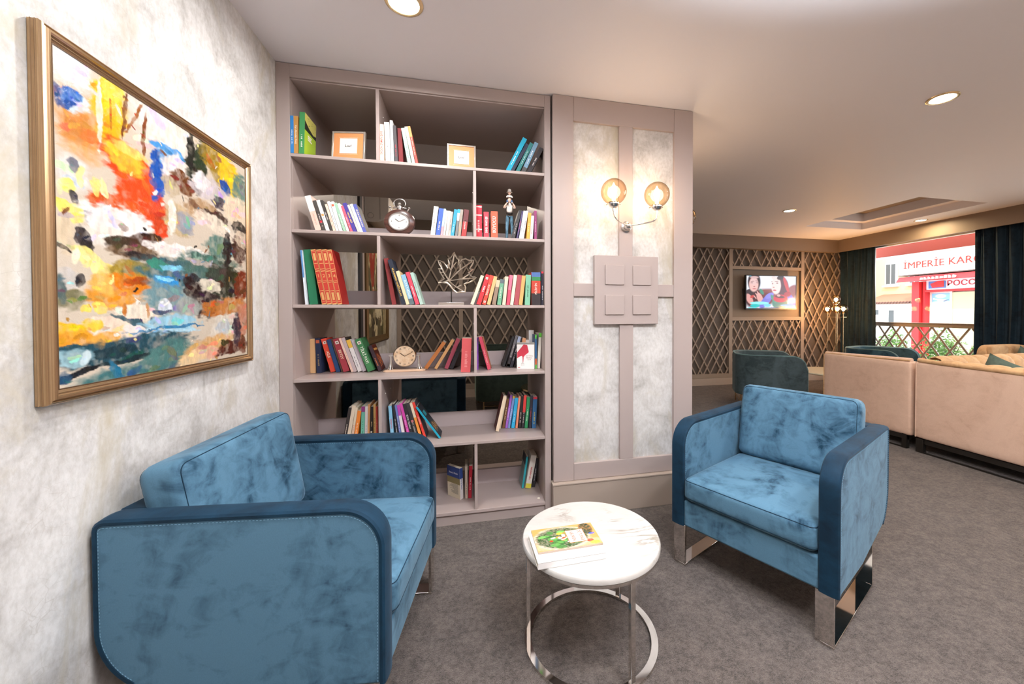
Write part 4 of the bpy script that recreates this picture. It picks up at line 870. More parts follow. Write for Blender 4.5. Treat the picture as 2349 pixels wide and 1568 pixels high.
(0.4603,2.629,0.509,0.0281,0.2161,2.9,'3a6e9e','wide blue paperback with yellow title on the fifth shelf, right of the red lettered one',{'bands': [(0.92, 1, 'c83a48')], 't': '', 'tc': 'e0d040'}),
(-0.0449,2.593,0.085,0.0235,0.2055,-1.7,'e8e4e4','thick white and navy book on the bottom shelf, at its left',{'bands': [(0.66, 1, '2a3f7a')], 't': 'Suna & Nehir', 'tc': '3a5aa0', 'cov': 'e0d4bc', 'art': 'navy', 'yaw': 42, 'd': 0.125}),
(-0.0158,2.603,0.085,0.0161,0.2117,0.0,'d8c8b4','tan paperback between white and red on the bottom shelf, right of the thick white one',{'t': '', 'tc': '6a5a50'}),
(0.0255,2.603,0.085,0.0210,0.2127,1.9,'cc2f42','red paperback next to divider on the bottom shelf, right of the tan one',{'t': '', 'tc': 'f4d8d8'}),
(0.3790,2.666,0.085,0.0136,0.2202,9.0,'2fa0a8','teal paperback showing grey back cover on the bottom shelf, right of the upright divider',{'cov': '9ab0ae', 'art': 'tealcov'}),
(0.4271,2.654,0.085,0.0390,0.2281,10.7,'ece8e0','white paperback with yellow foot on the bottom shelf, right of the teal one',{'bands': [(0, 0.14, 'e0d850')], 't': '', 'tc': 'c03a40'}),
(0.4568,2.667,0.085,0.0199,0.2024,8.2,'38363a','black paperback on far right on the bottom shelf, right of the yellow footed one',{'t': '', 'tc': 'd8d8d8'}),
]

def dashes(T, H, z0, z1, r, up=False):
    """small printed marks for lettering too small to read"""
    b = MB(); z = z0
    while z < z1:
        l = r.uniform(.0025, .006)
        if r.random() < .82: b.box(T * .36, -.0004, z, T * .36 + T * r.uniform(.2, .3), .0002, z + l * .55)
        z += l
    return b
def fbox(mb, x0, y0, z0, x1, y1, z1): return mb.box(x0, y0, z0, x1, y1, z1)
rb = random.Random(12)
def book(x, Y, z, T, H, lean, col, label, e):
    d = e.get('d', min(.138, H * .68)); d = min(d, 2.806 - Y)
    o = empty('book', label, 'book', (x, Y, z + .0004), (0, math.radians(lean), math.radians(e.get('yaw', 0))), 'books on the bookcase shelves')
    x0 = 0 if lean <= 0 else -T; c = .0011
    cov = e.get('cov', col)
    cv = MB()
    cv.box(x0, 0, 0, x0 + T, c, H); cv.build('spine', hmat(col), o, bevel=.0006, seg=1)
    b = MB().box(x0, c, 0, x0 + c, d, H).box(x0 + T - c, c, 0, x0 + T, d, H); b.build('cover', hmat(cov), o)
    g = .002 if 'hardback' in label or 'gold' in e else .0006
    MB().box(x0 + c, c, g, x0 + T - c, d - .002, H - g).build('pages', PAGES, o)
    for (a0, a1, bc) in e.get('bands', ()):
        MB().box(x0 + .0001, -.0004, H * a0 + .0002, x0 + T - .0001, .0003, H * a1 - .0002).build('spine_band', hmat(bc), o)
    if 'sq' in e:
        f, bc = e['sq']; q = T * .34
        MB().box(x0 + T / 2 - q, -.0006, H * f - q, x0 + T / 2 + q, .0002, H * f + q).build('emblem', hmat(bc), o)
    if e.get('sqw'):
        q = T * .27; f = .88 if not e.get('up') else .1
        MB().box(x0 + T / 2 - q, -.0006, H * f - q, x0 + T / 2 + q, .0002, H * f + q).build('emblem', hmat('f0e6dc'), o)
        MB().box(x0 + T / 2 - q * .5, -.0009, H * f - q * .5, x0 + T / 2 + q * .5, -.0005, H * f + q * .5).build('emblem', hmat('8a7a74'), o)
    if 'gold' in e:
        gm = mat('gilding', hx('e2b878'), .35, .45)
        for k, (a0, a1) in enumerate(((.0, .02), (.05, .055), (.08, .22), (.245, .255), (.40, .41), (.43, .435), (.60, .615), (.64, .65), (.74, .75), (.8, .93), (.955, .96), (.98, 1))):
            w = .30 if a1 - a0 > .05 else 0
            MB().box(x0 + T * (.12 + w * .5), -.0005, H * a0, x0 + T * (.88 - w * .5), .0002, H * a1).build('gilding', gm, o)
        MB().box(x0 + .0004, -.0005, 0, x0 + T * .08, .0002, H).box(x0 + T * .92, -.0005, 0, x0 + T - .0004, .0002, H).build('gilding', gm, o)
        text_part('volume_number', e['gold'], gm, o, .026, Matrix.Translation((x0 + T / 2, -.0006, H * .52)) @ Matrix.Rotation(math.radians(90), 4, 'X'))
        return o
    if 't' in e:
        m = hmat(e.get('tc', 'f4e8e4'))
        if e['t']:
            tall = T * (.62 if not e.get('small') else .3)
            ln = H * (.62 if len(e['t']) > 5 else .42)
            ang = 90 if e.get('up') else -90
            mt = Matrix.Translation((x0 + T / 2, -.0007, H * (.50 if len(e['t']) > 5 else .52))) @ Matrix.Rotation(math.radians(90), 4, 'X') @ Matrix.Rotation(math.radians(ang), 4, 'Z')
            text_part('title', e['t'], m, o, tall, mt, ln, .0001)
        else:
            r = rb.uniform(.3, .45); z0 = H * rb.uniform(.12, .3)
            if T > .008: dashes(T, H, z0, z0 + H * r, rb).translate_x(x0).build('title', m, o)
    a = e.get('art')
    if a == 'lime':
        X = x0 + T
        MB().box(X, c, H * .60, X + .0004, d, H - .0005).build('cover_picture', hmat('cfc76a'), o)
        mb = MB(); r = random.Random(5)
        for k in range(26):
            yy = r.uniform(.01, d - .012); zz = r.uniform(H * .6, H * .95); q = r.uniform(.002, .006); mb.box(X, yy, zz, X + .0006, yy + q, zz + q * .8)
        mb.prism([(c, H * .60), (d, H * .60), (d, H * .70), (d * .75, H * .66), (d * .4, H * .71), (d * .2, H * .76), (c, H * .82)], X + .0001, X + .0007, 'x')
        mb.build('cover_picture', hmat('24261c'), o)
        mb = MB()
        for k, (w_, zz) in enumerate(((.055, .50), (.045, .455), (.06, .41))): mb.box(X, .045, H * zz, X + .0006, .045 + w_, H * (zz + .034))
        mb.build('title', hmat('f0eed8'), o)
        MB().box(X, .07, .004, X + .0006, .085, .018).build('emblem', hmat('c03028'), o)
    elif a in ('fire', 'dark'):
        X = x0 + T; r = random.Random(8); mb = MB(); cl = 'd8722a' if a == 'fire' else 'd09a58'
        for k in range(14):
            yy = r.uniform(.02, d - .03); zz = H * r.uniform(.12, .58) if a == 'fire' else H * r.uniform(.15, .4); q = r.uniform(.006, .02)
            mb.prism([(yy, zz), (yy + q, zz + q * .3), (yy + q * .6, zz + q * 1.6)], X, X + .0004, 'x')
        mb.build('cover_picture', hmat(cl), o)
        mb = MB()
        if a == 'fire': mb.box(X, .02, H * .78, X + .0005, d - .02, H * .86)
        else: mb.box(X, .03, H * .66, X + .0005, d - .05, H * .8)
        mb.build('title', hmat('e8b060' if a == 'fire' else '2f8a98'), o)
    elif a == 'print':
        mb = MB(); r = random.Random(3)
        for k in range(22):
            zz = H * (.12 + .036 * k); y0_ = .014 + r.uniform(0, .02); mb.box(x0 - .0004, y0_, zz, x0, min(d - .01, y0_ + r.uniform(.03, .08)), zz + .0022)
        mb.build('cover_print', hmat('a8a4a0'), o)
    elif a == 'navy':
        MB().box(x0 - .0005, c, H * .66, x0, d, H).build('cover_picture', hmat('2a3f7a'), o)
        MB().box(x0 - .0004, c, H * .46, x0, d, H * .66).build('cover_picture', hmat('8a7c52'), o)
        mt = Matrix.Translation((x0 - .0008, d / 2, H * .80)) @ Matrix.Rotation(math.radians(-90), 4, 'Z') @ Matrix.Rotation(math.radians(90), 4, 'X')
        text_part('title', 'Suna & Nehir', hmat('e8e4ea'), o, .016, mt, .09, .0001)
        mb = MB(); r = random.Random(3)
        for k in range(16): mb.box(x0 - .0005, .02, H * (.14 + .02 * k), x0, .02 + r.uniform(.04, .09), H * (.14 + .02 * k) + .0014)
        mb.build('cover_print', hmat('7a7468'), o)
    elif a == 'tealcov':
        MB().box(x0 - .0005, c, H * .72, x0, d, H).build('cover_picture', hmat('3a4450'), o)
        mb = MB()
        for k in range(15): mb.box(x0 - .0006, .02, H * (.2 + .03 * k), x0, .02 + .09, H * (.2 + .03 * k) + .0016)
        mb.build('cover_print', hmat('6a7c7a'), o)
    return o
MB.translate_x = lambda s, dx: ([setattr(v, 'co', v.co + Vector((dx, 0, 0))) for v in s.bm.verts], s)[1]
for q in BOOKS: book(*q)
# the paperback turned with its cover to the room
o = empty('book', 'white paperback with a red high heel on its cover, facing forward on the fourth shelf', 'book', (.3235, 2.574, .9304), (0, 0, math.radians(-17)), 'books on the bookcase shelves')
W_, H_ = .1165, .174
MB().box(0, 0, 0, W_, .0011, H_).box(0, .0189, 0, W_, .02, H_).box(0, .0011, 0, .0011, .0189, H_).build('cover', hmat('f2f0ee'), o)
MB().box(.0011, .0011, .0006, W_ - .001, .0189, H_ - .0006).build('pages', PAGES, o)
MB().box(0, -.0005, H_ * .93, W_, .0, H_).build('cover_band', hmat('8f8c86'), o)
MB().prism([(.002, .070), (.024, .084), (.034, .086), (.038, .078), (.040, .042), (.043, .042), (.046, .078), (.056, .092), (.078, .108), (.080, .116), (.070, .158), (.046, .162), (.030, .142), (.002, .108)], -.0006, .0, 'y').build('cover_picture', hmat('b83444'), o)
b = MB()
for x in (.030, .038, .046): b.box(x, -.0005, .020, x + .001, 0, .036)
b.box(.030, -.0005, .036, .047, 0, .0375).box(.0385, -.0005, .0375, .0395, 0, .045).build('cover_picture', hmat('4a4040'), o)
for t, zz, sz in (('ŞEYTAN', .086, .013), ('MARKA', .073, .012), ('GİYER', .061, .009)):
    text_part('title', t, hmat('b8aca4'), o, sz, Matrix.Translation((.083, -.0008, zz)) @ Matrix.Rotation(math.radians(90), 4, 'X'), .05, .0001)
MB().box(.008, -.0005, .008, .022, 0, .011).build('emblem', hmat('c83a44'), o)

# ================================================================ SHELF ORNAMENTS
def photo_frame(label, x0, x1, Y, z0, h, rz=0.):
    w = x1 - x0
    o = empty('photo_frame', label, 'picture frame', (x0, Y, z0 + .0026), (math.radians(-6), 0, rz), 'picture frames on the top shelf')
    silver = mat('pale_silver', hx('cfc4b8'), .25, .7)
    b = MB(); t = .011
    b.box(0, 0, 0, t, .018, h).box(w - t, 0, 0, w, .018, h).box(t, 0, h - t, w - t, .018, h).box(t, 0, 0, w - t, .018, t * .4)
    b.build('frame', silver, o, bevel=.002)
    MB().box(t, .004, t * .4, w - t, .016, h - t).build('leather_mat', m_paint('orange_leather', hx('d8935e'), .5), o)
    a = w * .24; b0 = h * .25
    MB().box(a, .0025, b0, w - a, .005, h - b0 * .95).build('card', hmat('ece8e4'), o)
    st = MB()
    for i in range(30):
        for zz in (b0 - .006, h - b0 * .95 + .005): st.box(a - .005 + (w - 2 * a + .01) * i / 30, .0032, zz, a - .005 + (w - 2 * a + .01) * (i + .55) / 30, .0042, zz + .001)
    st.build('stitching', hmat('f4e0cc'), o)
    text_part('lettering', 'Lov!', hmat('3a3836'), o, .022, Matrix.Translation((w / 2, .0022, h * .5)) @ Matrix.Rotation(math.radians(90), 4, 'X'), None, .0001)
    MB().bar((w * .5, .016, h * .8), (w * .5, .075, .012), .03, .003, (1, 0, 0)).build('stand', DARKM, o)
photo_frame('silver and orange picture frame left of the divider on the top shelf', -.766, -.576, 2.515, 2.19, .178, math.radians(-10))
photo_frame('silver and orange picture frame in the middle of the top shelf', -.113, .062, 2.515, 2.19, .168, math.radians(0))

# pocket watch clock
WOOD = NT('dark_walnut', rough=.3, spec=.5); WOOD.base(WOOD.ramp(WOOD.noise(WOOD.coord((1, 1, 4)), 18, 4), [(.35, hx('3a211c')), (.65, hx('5c3a30'))])); WOOD = WOOD.m
wc = empty('table_clock', 'round dark wood clock shaped like a pocket watch on the second shelf', 'clock', (-.398, 2.56, 1.7705))
rx = Matrix.Rotation(math.radians(90), 4, 'X')
Mz = Matrix.Translation((0, 0, .087)) @ Matrix.Diagonal((1.12, 1, 1, 1)) @ rx
MB().lathe([(0, -.028), (.05, -.030), (.078, -.018), (.0815, 0), (.078, .018), (.060, .030), (.052, .031), (0, .030)], 48, m=Mz).build('case', WOOD, wc, smooth=True)
MB().lathe([(.047, .030), (.049, .036), (.054, .036), (.056, .031), (.047, .029)], 48, m=Mz).build('bezel', STEEL, wc, smooth=True)
dl = MB().lathe([(0, .0315), (.048, .0315), (.048, .031), (0, .031)], 48, m=Mz).build('dial', hmat('ece8e2'), wc)
fr = -.0325
hb = MB(); hb.bar((0, fr - .001, .087), (-.022, fr - .001, .103), .0028, .0006, (0, 1, 0)).bar((0, fr - .0015, .087), (.036, fr - .0015, .104), .0022, .0006, (0, 1, 0)).build('hands', BLACK, wc)
nb = MB()
for k in range(12):
    if k % 3 == 0: continue
    a = math.radians(30 * k); nb.sphere((.043 * math.sin(a), fr, .087 + .039 * math.cos(a)), .0015, 8, 4)
nb.build('minute_dots', BLACK, wc)
for t, a in (('12', 0), ('3', 90), ('6', 180), ('9', 270)):
    r = math.radians(a); text_part('numeral', t, BLACK, wc, .011, Matrix.Translation((.042 * math.sin(r), fr, .087 + .037 * math.cos(r))) @ rx)
MB().lathe([(0, .166), (.012, .166), (.012, .172), (.018, .174), (.018, .186), (.012, .190), (.007, .192), (.011, .198), (.011, .206), (.005, .212), (0, .213)], 24).build('crown', STEEL, wc, smooth=True)
MB().tube([(.034 * math.sin(t), 0, .205 + .028 * math.cos(t)) for t in [math.radians(-125 + 250 * i / 24) for i in range(25)]], .0036, 10).build('bow', STEEL, wc, smooth=True)
for s in (-1, 1):
    MB().tube([(s * .012, 0, .181), (s * .040, 0, .176)], .004, 10).build('hinge_pin', STEEL, wc, smooth=True)
    MB().tube([(s * .045, 0, .158), (s * .054, 0, .176)], .004, 10).sphere((s * .056, 0, .180), .008, 14, 8).build('side_knob', STEEL, wc, smooth=True)
    MB().tube([(s * .045, .0, .015), (s * .056, -.022, .0035)], .0035, 8).build('foot', STEEL, wc, smooth=True)
MB().tube([(0, .03, .03), (0, .07, .0035)], .0035, 8).build('foot', STEEL, wc, smooth=True)

# mantel clock with roman numerals
mc = empty('table_clock', 'round mantel clock with roman numerals between silver posts on a wooden base', 'clock', (-.386, 2.64, .9305))
BW = m_paint('blond_wood', hx('d9b79a'), .45)
MB().box(-.116, -.03, 0, .116, .03, .013).box(-.125, -.022, 0, -.116, .022, .010).box(.116, -.022, 0, .125, .022, .010).build('base', BW, mc, bevel=.0015)
Md = Matrix.Translation((0, 0, .098)) @ rx
MB().lathe([(0, -.018), (.066, -.018), (.0705, -.012), (.0705, .012), (.066, .019), (.064, .016), (.062, .0155), (0, .0155)], 56, m=Md).build('case', STEEL, mc, smooth=True)
DIAL = NT('parchment_dial', rough=.5); DIAL.base(DIAL.ramp(DIAL.noise(DIAL.coord(), 40, 4), [(.35, hx('d8b48c')), (.65, hx('ead2b4'))]))
MB().lathe([(0, .0162), (.0635, .0162), (.0635, .0152), (0, .0152)], 56, m=Md).build('dial', DIAL.m, mc)
for k, t in enumerate(('XII', 'I', 'II', 'III', 'IIII', 'V', 'VI', 'VII', 'VIII', 'IX', 'X', 'XI')):
    a = math.radians(30 * k); text_part('numeral', t, BLACK, mc, .0135, Matrix.Translation((.0515 * math.sin(a), -.0166, .098 + .0515 * math.cos(a))) @ rx @ Matrix.Rotation(-a, 4, 'Z'), .012, .0001)
MB().bar((0, -.018, .098), (-.028, -.018, .119), .003, .0006, (0, 1, 0)).bar((0, -.0187, .098), (.050, -.0187, .124), .0022, .0006, (0, 1, 0)).build('hands', BLACK, mc)
for s in (-1, 1):
    p = MB()
    for q in (-1, 0, 1): p.tube([(s * .088 + q * .014, -.014 * (1 - abs(q)), .013), (s * .086 + q * .007, -.008 * (1 - abs(q)), .030), (s * .084 + q * .003, 0, .060), (s * .084 + q * .003, 0, .098)], [.0055, .0045, .004, .0045], 10)
    p.box(s * .084 - .012, -.009, .098, s * .084 + .012, .009, .106); p.tube([(s * .068, 0, .100), (s * .086, 0, .100)], .0045, 10)
    p.build('post', STEEL, mc, smooth=True)

# silver leaf
lf = empty('leaf_sculpture', 'openwork silver maple leaf on a thin rod and steel block, third shelf', 'sculpture', (-.095, 2.60, 1.3505))
LEAF = mat('hammered_silver', hx('d8ccbc'), .3, .8)
MB().box(-.080, -.025, 0, .080, .025, .020).build('base', STEEL, lf, bevel=.002)
MB().tube([(0, 0, .02), (0, 0, .10)], .004, 8).build('rod', DARKM, lf)
def lp(u, v): return (((650 + u * .26394) - 1034.5) / 349., 0, (v * -1 + 605) * .26394 / 349. )
outl = [(1348, 410), (1375, 395), (1400, 378), (1375, 340), (1350, 290), (1385, 300), (1360, 262), (1350, 222), (1395, 240), (1430, 290), (1440, 250), (1430, 210), (1455, 200), (1482, 152), (1500, 200), (1520, 215), (1510, 262), (1545, 215), (1575, 205), (1600, 215), (1645, 215), (1630, 255), (1610, 290), (1640, 290), (1600, 325), (1620, 350), (1665, 365), (1630, 395), (1590, 412), (1560, 420), (1575, 450), (1570, 490), (1530, 490), (1500, 495), (1470, 470), (1440, 430), (1420, 415), (1390, 412), (1348, 410)]
vein = [[(1435, 395), (1395, 320), (1365, 240)], [(1435, 395), (1455, 310), (1482, 170)], [(1435, 395), (1530, 300), (1630, 225)], [(1435, 395), (1540, 380), (1650, 368)], [(1435, 395), (1500, 450), (1560, 485)], [(1435, 395), (1380, 410)], [(1455, 310), (1425, 260)], [(1460, 290), (1500, 235)], [(1530, 300), (1530, 250)], [(1540, 380), (1600, 340)], [(1500, 450), (1540, 430)], [(1395, 320), (1365, 330)]]
b = MB(); r = random.Random(2)
def wig(pts):
    out = []
    for a, c in zip(pts, pts[1:]):
        for i in range(3):
            t = i / 3; x, y, z = lp(a[0] + (c[0] - a[0]) * t, a[1] + (c[1] - a[1]) * t); out.append((x + r.uniform(-.0012, .0012), .006 * math.sin(x * 60) + r.uniform(-.001, .001), z + r.uniform(-.0012, .0012)))
    out.append(lp(*pts[-1])); return out
q = wig(outl[:-1]); b.tube(q, [r.uniform(.003, .0062) for _ in q], 7, closed=True)
for v in vein: q = wig(v); b.tube(q, [r.uniform(.0028, .0056) for _ in q], 7)
b.build('leaf', LEAF, lf, smooth=True)

# figurine: a man carrying a child on his shoulders
fg = empty('figurine', 'tall slim figurine of a man in jeans carrying a child on his shoulders', 'figurine', (.277, 2.56, 1.7705))
CREAM = hmat('e9e0d8', .5); JEAN = NT('jeans_paint', rough=.6); JEAN.base(JEAN.ramp(JEAN.noise(JEAN.coord((1, 1, .6)), 60, 3), [(.35, hx('2f5568')), (.65, hx('6f96ac'))])); JEAN = JEAN.m
SKIN = hmat('ecc8b4', .5); HAIR = hmat('4a3428', .6)
def skin(name, V, E, Rr, m, parent, sub=2):
    me = bpy.data.meshes.new(name); me.from_pydata([Vector(v) for v in V], E, []); me.update(); ob = bpy.data.objects.new(name, me); C.objects.link(ob)
    ob.parent = parent; md = ob.modifiers.new('skin', 'SKIN'); md.use_smooth_shade = True
    for i, sv in enumerate(me.skin_vertices[0].data):
        rr_ = Rr[i]; sv.radius = rr_ if isinstance(rr_, tuple) else (rr_, rr_); sv.use_root = i == 0
    s_ = ob.modifiers.new('sub', 'SUBSURF'); s_.levels = sub; s_.render_levels = sub; me.materials.append(m); return ob
skin('jeans', [(0, 0, .172), (-.013, 0, .155), (-.017, -.001, .09), (-.019, .001, .012), (.013, 0, .155), (.017, -.001, .09), (.019, .001, .012), (-.019, -.008, .005), (.019, -.008, .005)],
     [(0, 1), (1, 2), (2, 3), (0, 4), (4, 5), (5, 6), (3, 7), (6, 8)], [(.020, .013), .013, .0105, .009, .013, .0105, .009, .006, .006], JEAN, fg)
MB().lathe([(.0205, .176), (.0215, .177), (.0215, .183), (.0205, .184), (.0205, .176)], 24, m=Matrix.Diagonal((1, .72, 1, 1))).build('belt', hmat('2a211c'), fg)
skin('shirt', [(0, 0, .180), (0, 0, .205), (0, 0, .232), (-.018, 0, .238), (-.036, -.004, .212), (.018, 0, .238), (.036, -.004, .212), (0, 0, .243)],
     [(0, 1), (1, 2), (2, 3), (3, 4), (2, 5), (5, 6), (2, 7)], [(.020, .014), (.021, .014), (.021, .013), .010, .0085, .010, .0085, .008], CREAM, fg)
skin('forearms', [(-.036, -.004, .212), (-.030, -.015, .228), (-.016, -.019, .244), (-.012, -.019, .248)], [(0, 1), (1, 2), (2, 3)], [.0075, .006, .005, .005], SKIN, fg)
skin('forearms', [(.036, -.004, .212), (.030, -.015, .228), (.016, -.019, .244), (.012, -.019, .248)], [(0, 1), (1, 2), (2, 3)], [.0075, .006, .005, .005], SKIN, fg)
hd = MB().sphere((0, -.003, .266), .0135, 20, 14, (.88, .98, 1.22)).tube([(0, 0, .240), (0, 0, .256)], .006, 10).sphere((0, -.0165, .265), .002, 8, 6).sphere((-.012, -.002, .265), .003, 8, 6).sphere((.012, -.002, .265), .003, 8, 6).build('head', SKIN, fg, smooth=True)
MB().sphere((-.0045, -.0155, .269), .0010, 8, 6).sphere((.0045, -.0155, .269), .0010, 8, 6).build('eyes', BLACK, hd)
MB().sphere((0, .001, .276), .0145, 18, 10, (.9, 1, .75)).build('hair', HAIR, hd, smooth=True)
skin('child_jeans', [(0, .006, .272), (-.014, -.001, .264), (-.015, -.016, .244), (.014, -.001, .264), (.015, -.016, .244)], [(0, 1), (1, 2), (0, 3), (3, 4)], [.009, .007, .005, .007, .005], hmat('4a6c94', .6), fg)
for s in (-1, 1): MB().sphere((s * .014, -.020, .238), .0062, 12, 8, (1, 1.2, .8)).build('child_shoe', hmat('2c2624'), fg, smooth=True)
skin('child_shirt', [(0, .006, .275), (0, .004, .296), (-.014, .000, .292), (-.019, -.006, .282), (.014, .000, .292), (.019, -.006, .282)], [(0, 1), (1, 2), (2, 3), (1, 4), (4, 5)], [.010, .009, .0055, .005, .0055, .005], CREAM, fg)
ch = MB().sphere((0, .000, .313), .0105, 18, 12, (.92, 1, 1.1)).sphere((0, -.0105, .312), .0015, 6, 4).build('child_head', SKIN, fg, smooth=True)
MB().sphere((-.0035, -.0098, .316), .0008, 6, 4).sphere((.0035, -.0098, .316), .0008, 6, 4).build('eyes', BLACK, ch)
MB().lathe([(.0185, .3175), (.0187, .3182), (.012, .3215), (.0115, .333), (.008, .339), (0, .340), (0, .318), (.0185, .3175)], 24).build('child_hat', hmat('ece6dc'), fg, smooth=True)
# ================================================================ TELEVISION
tv = empty('television', 'flat television on the far wall showing two women in headscarves', 'television', (5.45, 6.10, 1.67))
TM = Matrix.Rotation(math.radians(1.2), 4, 'Z')
MB().box(-.546, -.02, -.312, .546, .02, .312).build('housing', BLACK, tv, bevel=.004)
MB().box(-.546, -.0235, -.312, -.530, -.0202, .312).box(.530, -.0235, -.312, .546, -.0202, .312).box(-.53, -.0235, .298, .53, -.0202, .312).box(-.53, -.0235, -.312, .53, -.0202, -.290).build('bezel', BLACK, tv)
MB().box(-.12, .021, -.1, .12, .085, .1).build('wall_bracket', DARKM, tv)
MB().tube([(-.45, .03, .05), (-.585, .02, .06), (-.60, .0, 0), (-.59, 0, -.1), (-.57, .02, -.16), (-.5, .03, -.18)], .006, 8).build('cable', BLACK, tv)
def sc_(x, y, rx, ry, a, c, h=9):
    h *= .6; return ((x - 390) / 1460, (y - 290) / 1000, rx / 1460, ry / 1000, a, c, h)
TVOPS = [sc_(1120, 900, 900, 260, 0, '8a4e4c', 6), sc_(1750, 750, 200, 250, 20, '96585a', 6), sc_(1000, 1000, 200, 260, 0, '70383c', 5),
 sc_(600, 1000, 330, 330, 0, '54383c', 6), sc_(610, 480, 205, 330, 0, '3f353a', 9), sc_(480, 800, 140, 120, 20, '453a3e', 7), sc_(830, 780, 60, 110, -20, '4f8a78', 6),
 sc_(600, 560, 150, 245, 0, 'e2b4ae', 8), sc_(600, 470, 130, 140, 0, 'dab8b6', 4), sc_(560, 460, 62, 9, -12, '8a6a6a', 9), sc_(690, 450, 50, 9, 10, '8a6a6a', 9),
 sc_(540, 510, 44, 13, -4, 'a07c7c', 7), sc_(700, 505, 38, 12, 4, 'a07c7c', 7), sc_(612, 620, 34, 18, 0, 'b07a78', 6), sc_(620, 690, 66, 15, 0, 'b8646c', 7), sc_(615, 340, 150, 50, 0, 'c8a8a8', 4),
 sc_(480, 1010, 100, 190, -15, 'd49a94', 8), sc_(560, 930, 90, 40, -50, 'c0504c', 6), sc_(780, 980, 95, 190, -12, 'd8a09a', 8), sc_(735, 830, 22, 90, -25, 'e0aaa4', 9), sc_(690, 880, 20, 80, -25, 'dca49e', 9), sc_(640, 950, 20, 70, -25, 'd8a09a', 9),
 sc_(960, 1060, 130, 290, 25, '7470cc', 9), sc_(1060, 900, 100, 130, 40, '8480dc', 7), sc_(1720, 1060, 120, 260, -15, '6c6cc8', 9), sc_(1370, 1140, 260, 200, 0, '3c7c70', 9), sc_(1180, 1000, 60, 160, -20, '4a8a74', 7),
 sc_(1420, 640, 240, 370, 0, '5c3440', 9), sc_(1560, 560, 60, 300, -12, 'c04048', 7), sc_(1390, 985, 235, 135, 0, 'c42c44', 9), sc_(1600, 850, 120, 90, 30, 'a83040', 7), sc_(1370, 930, 170, 50, 10, '5a2c38', 6),
 sc_(1255, 580, 158, 300, 0, 'ecccc8', 9), sc_(1180, 340, 80, 60, -30, 'e4c8c6', 5), sc_(1380, 330, 100, 90, 40, '3c3034', 7), sc_(1335, 890, 60, 40, 30, 'dca4a0', 6),
 sc_(1270, 450, 66, 11, -14, '8a6a6c', 9), sc_(1130, 470, 28, 10, 20, '8a6a6c', 9), sc_(1290, 505, 34, 20, 0, '8c6468', 8), sc_(1150, 525, 24, 20, 0, '8c6468', 8), sc_(1185, 640, 34, 22, 0, 'b88480', 6), sc_(1215, 730, 58, 24, 4, 'c0606c', 8),
 sc_(770, 1130, 290, 50, 0, '8ae4ec', 14), sc_(640, 1210, 150, 55, 0, '2cb8b8', 12), sc_(1620, 1200, 250, 40, 0, '3a9ed4', 10), sc_(1000, 1200, 120, 60, 0, '6cc4e8', 6), sc_(1300, 1270, 560, 12, 0, '2a3c6c', 12), sc_(560, 1275, 150, 14, 0, '48dce4', 12), sc_(500, 300, 40, 12, 0, '58c4e4', 9)]
s_ = pigment_sheet('screen_picture', m_attr('tv_picture', .2, emit=1.15), tv, (-.53, -.0206, .298), (1.06, 0, 0), (0, 0, -.588), paint(230, 130, 'dfe2ee', TVOPS, warp=.002, streak=0))

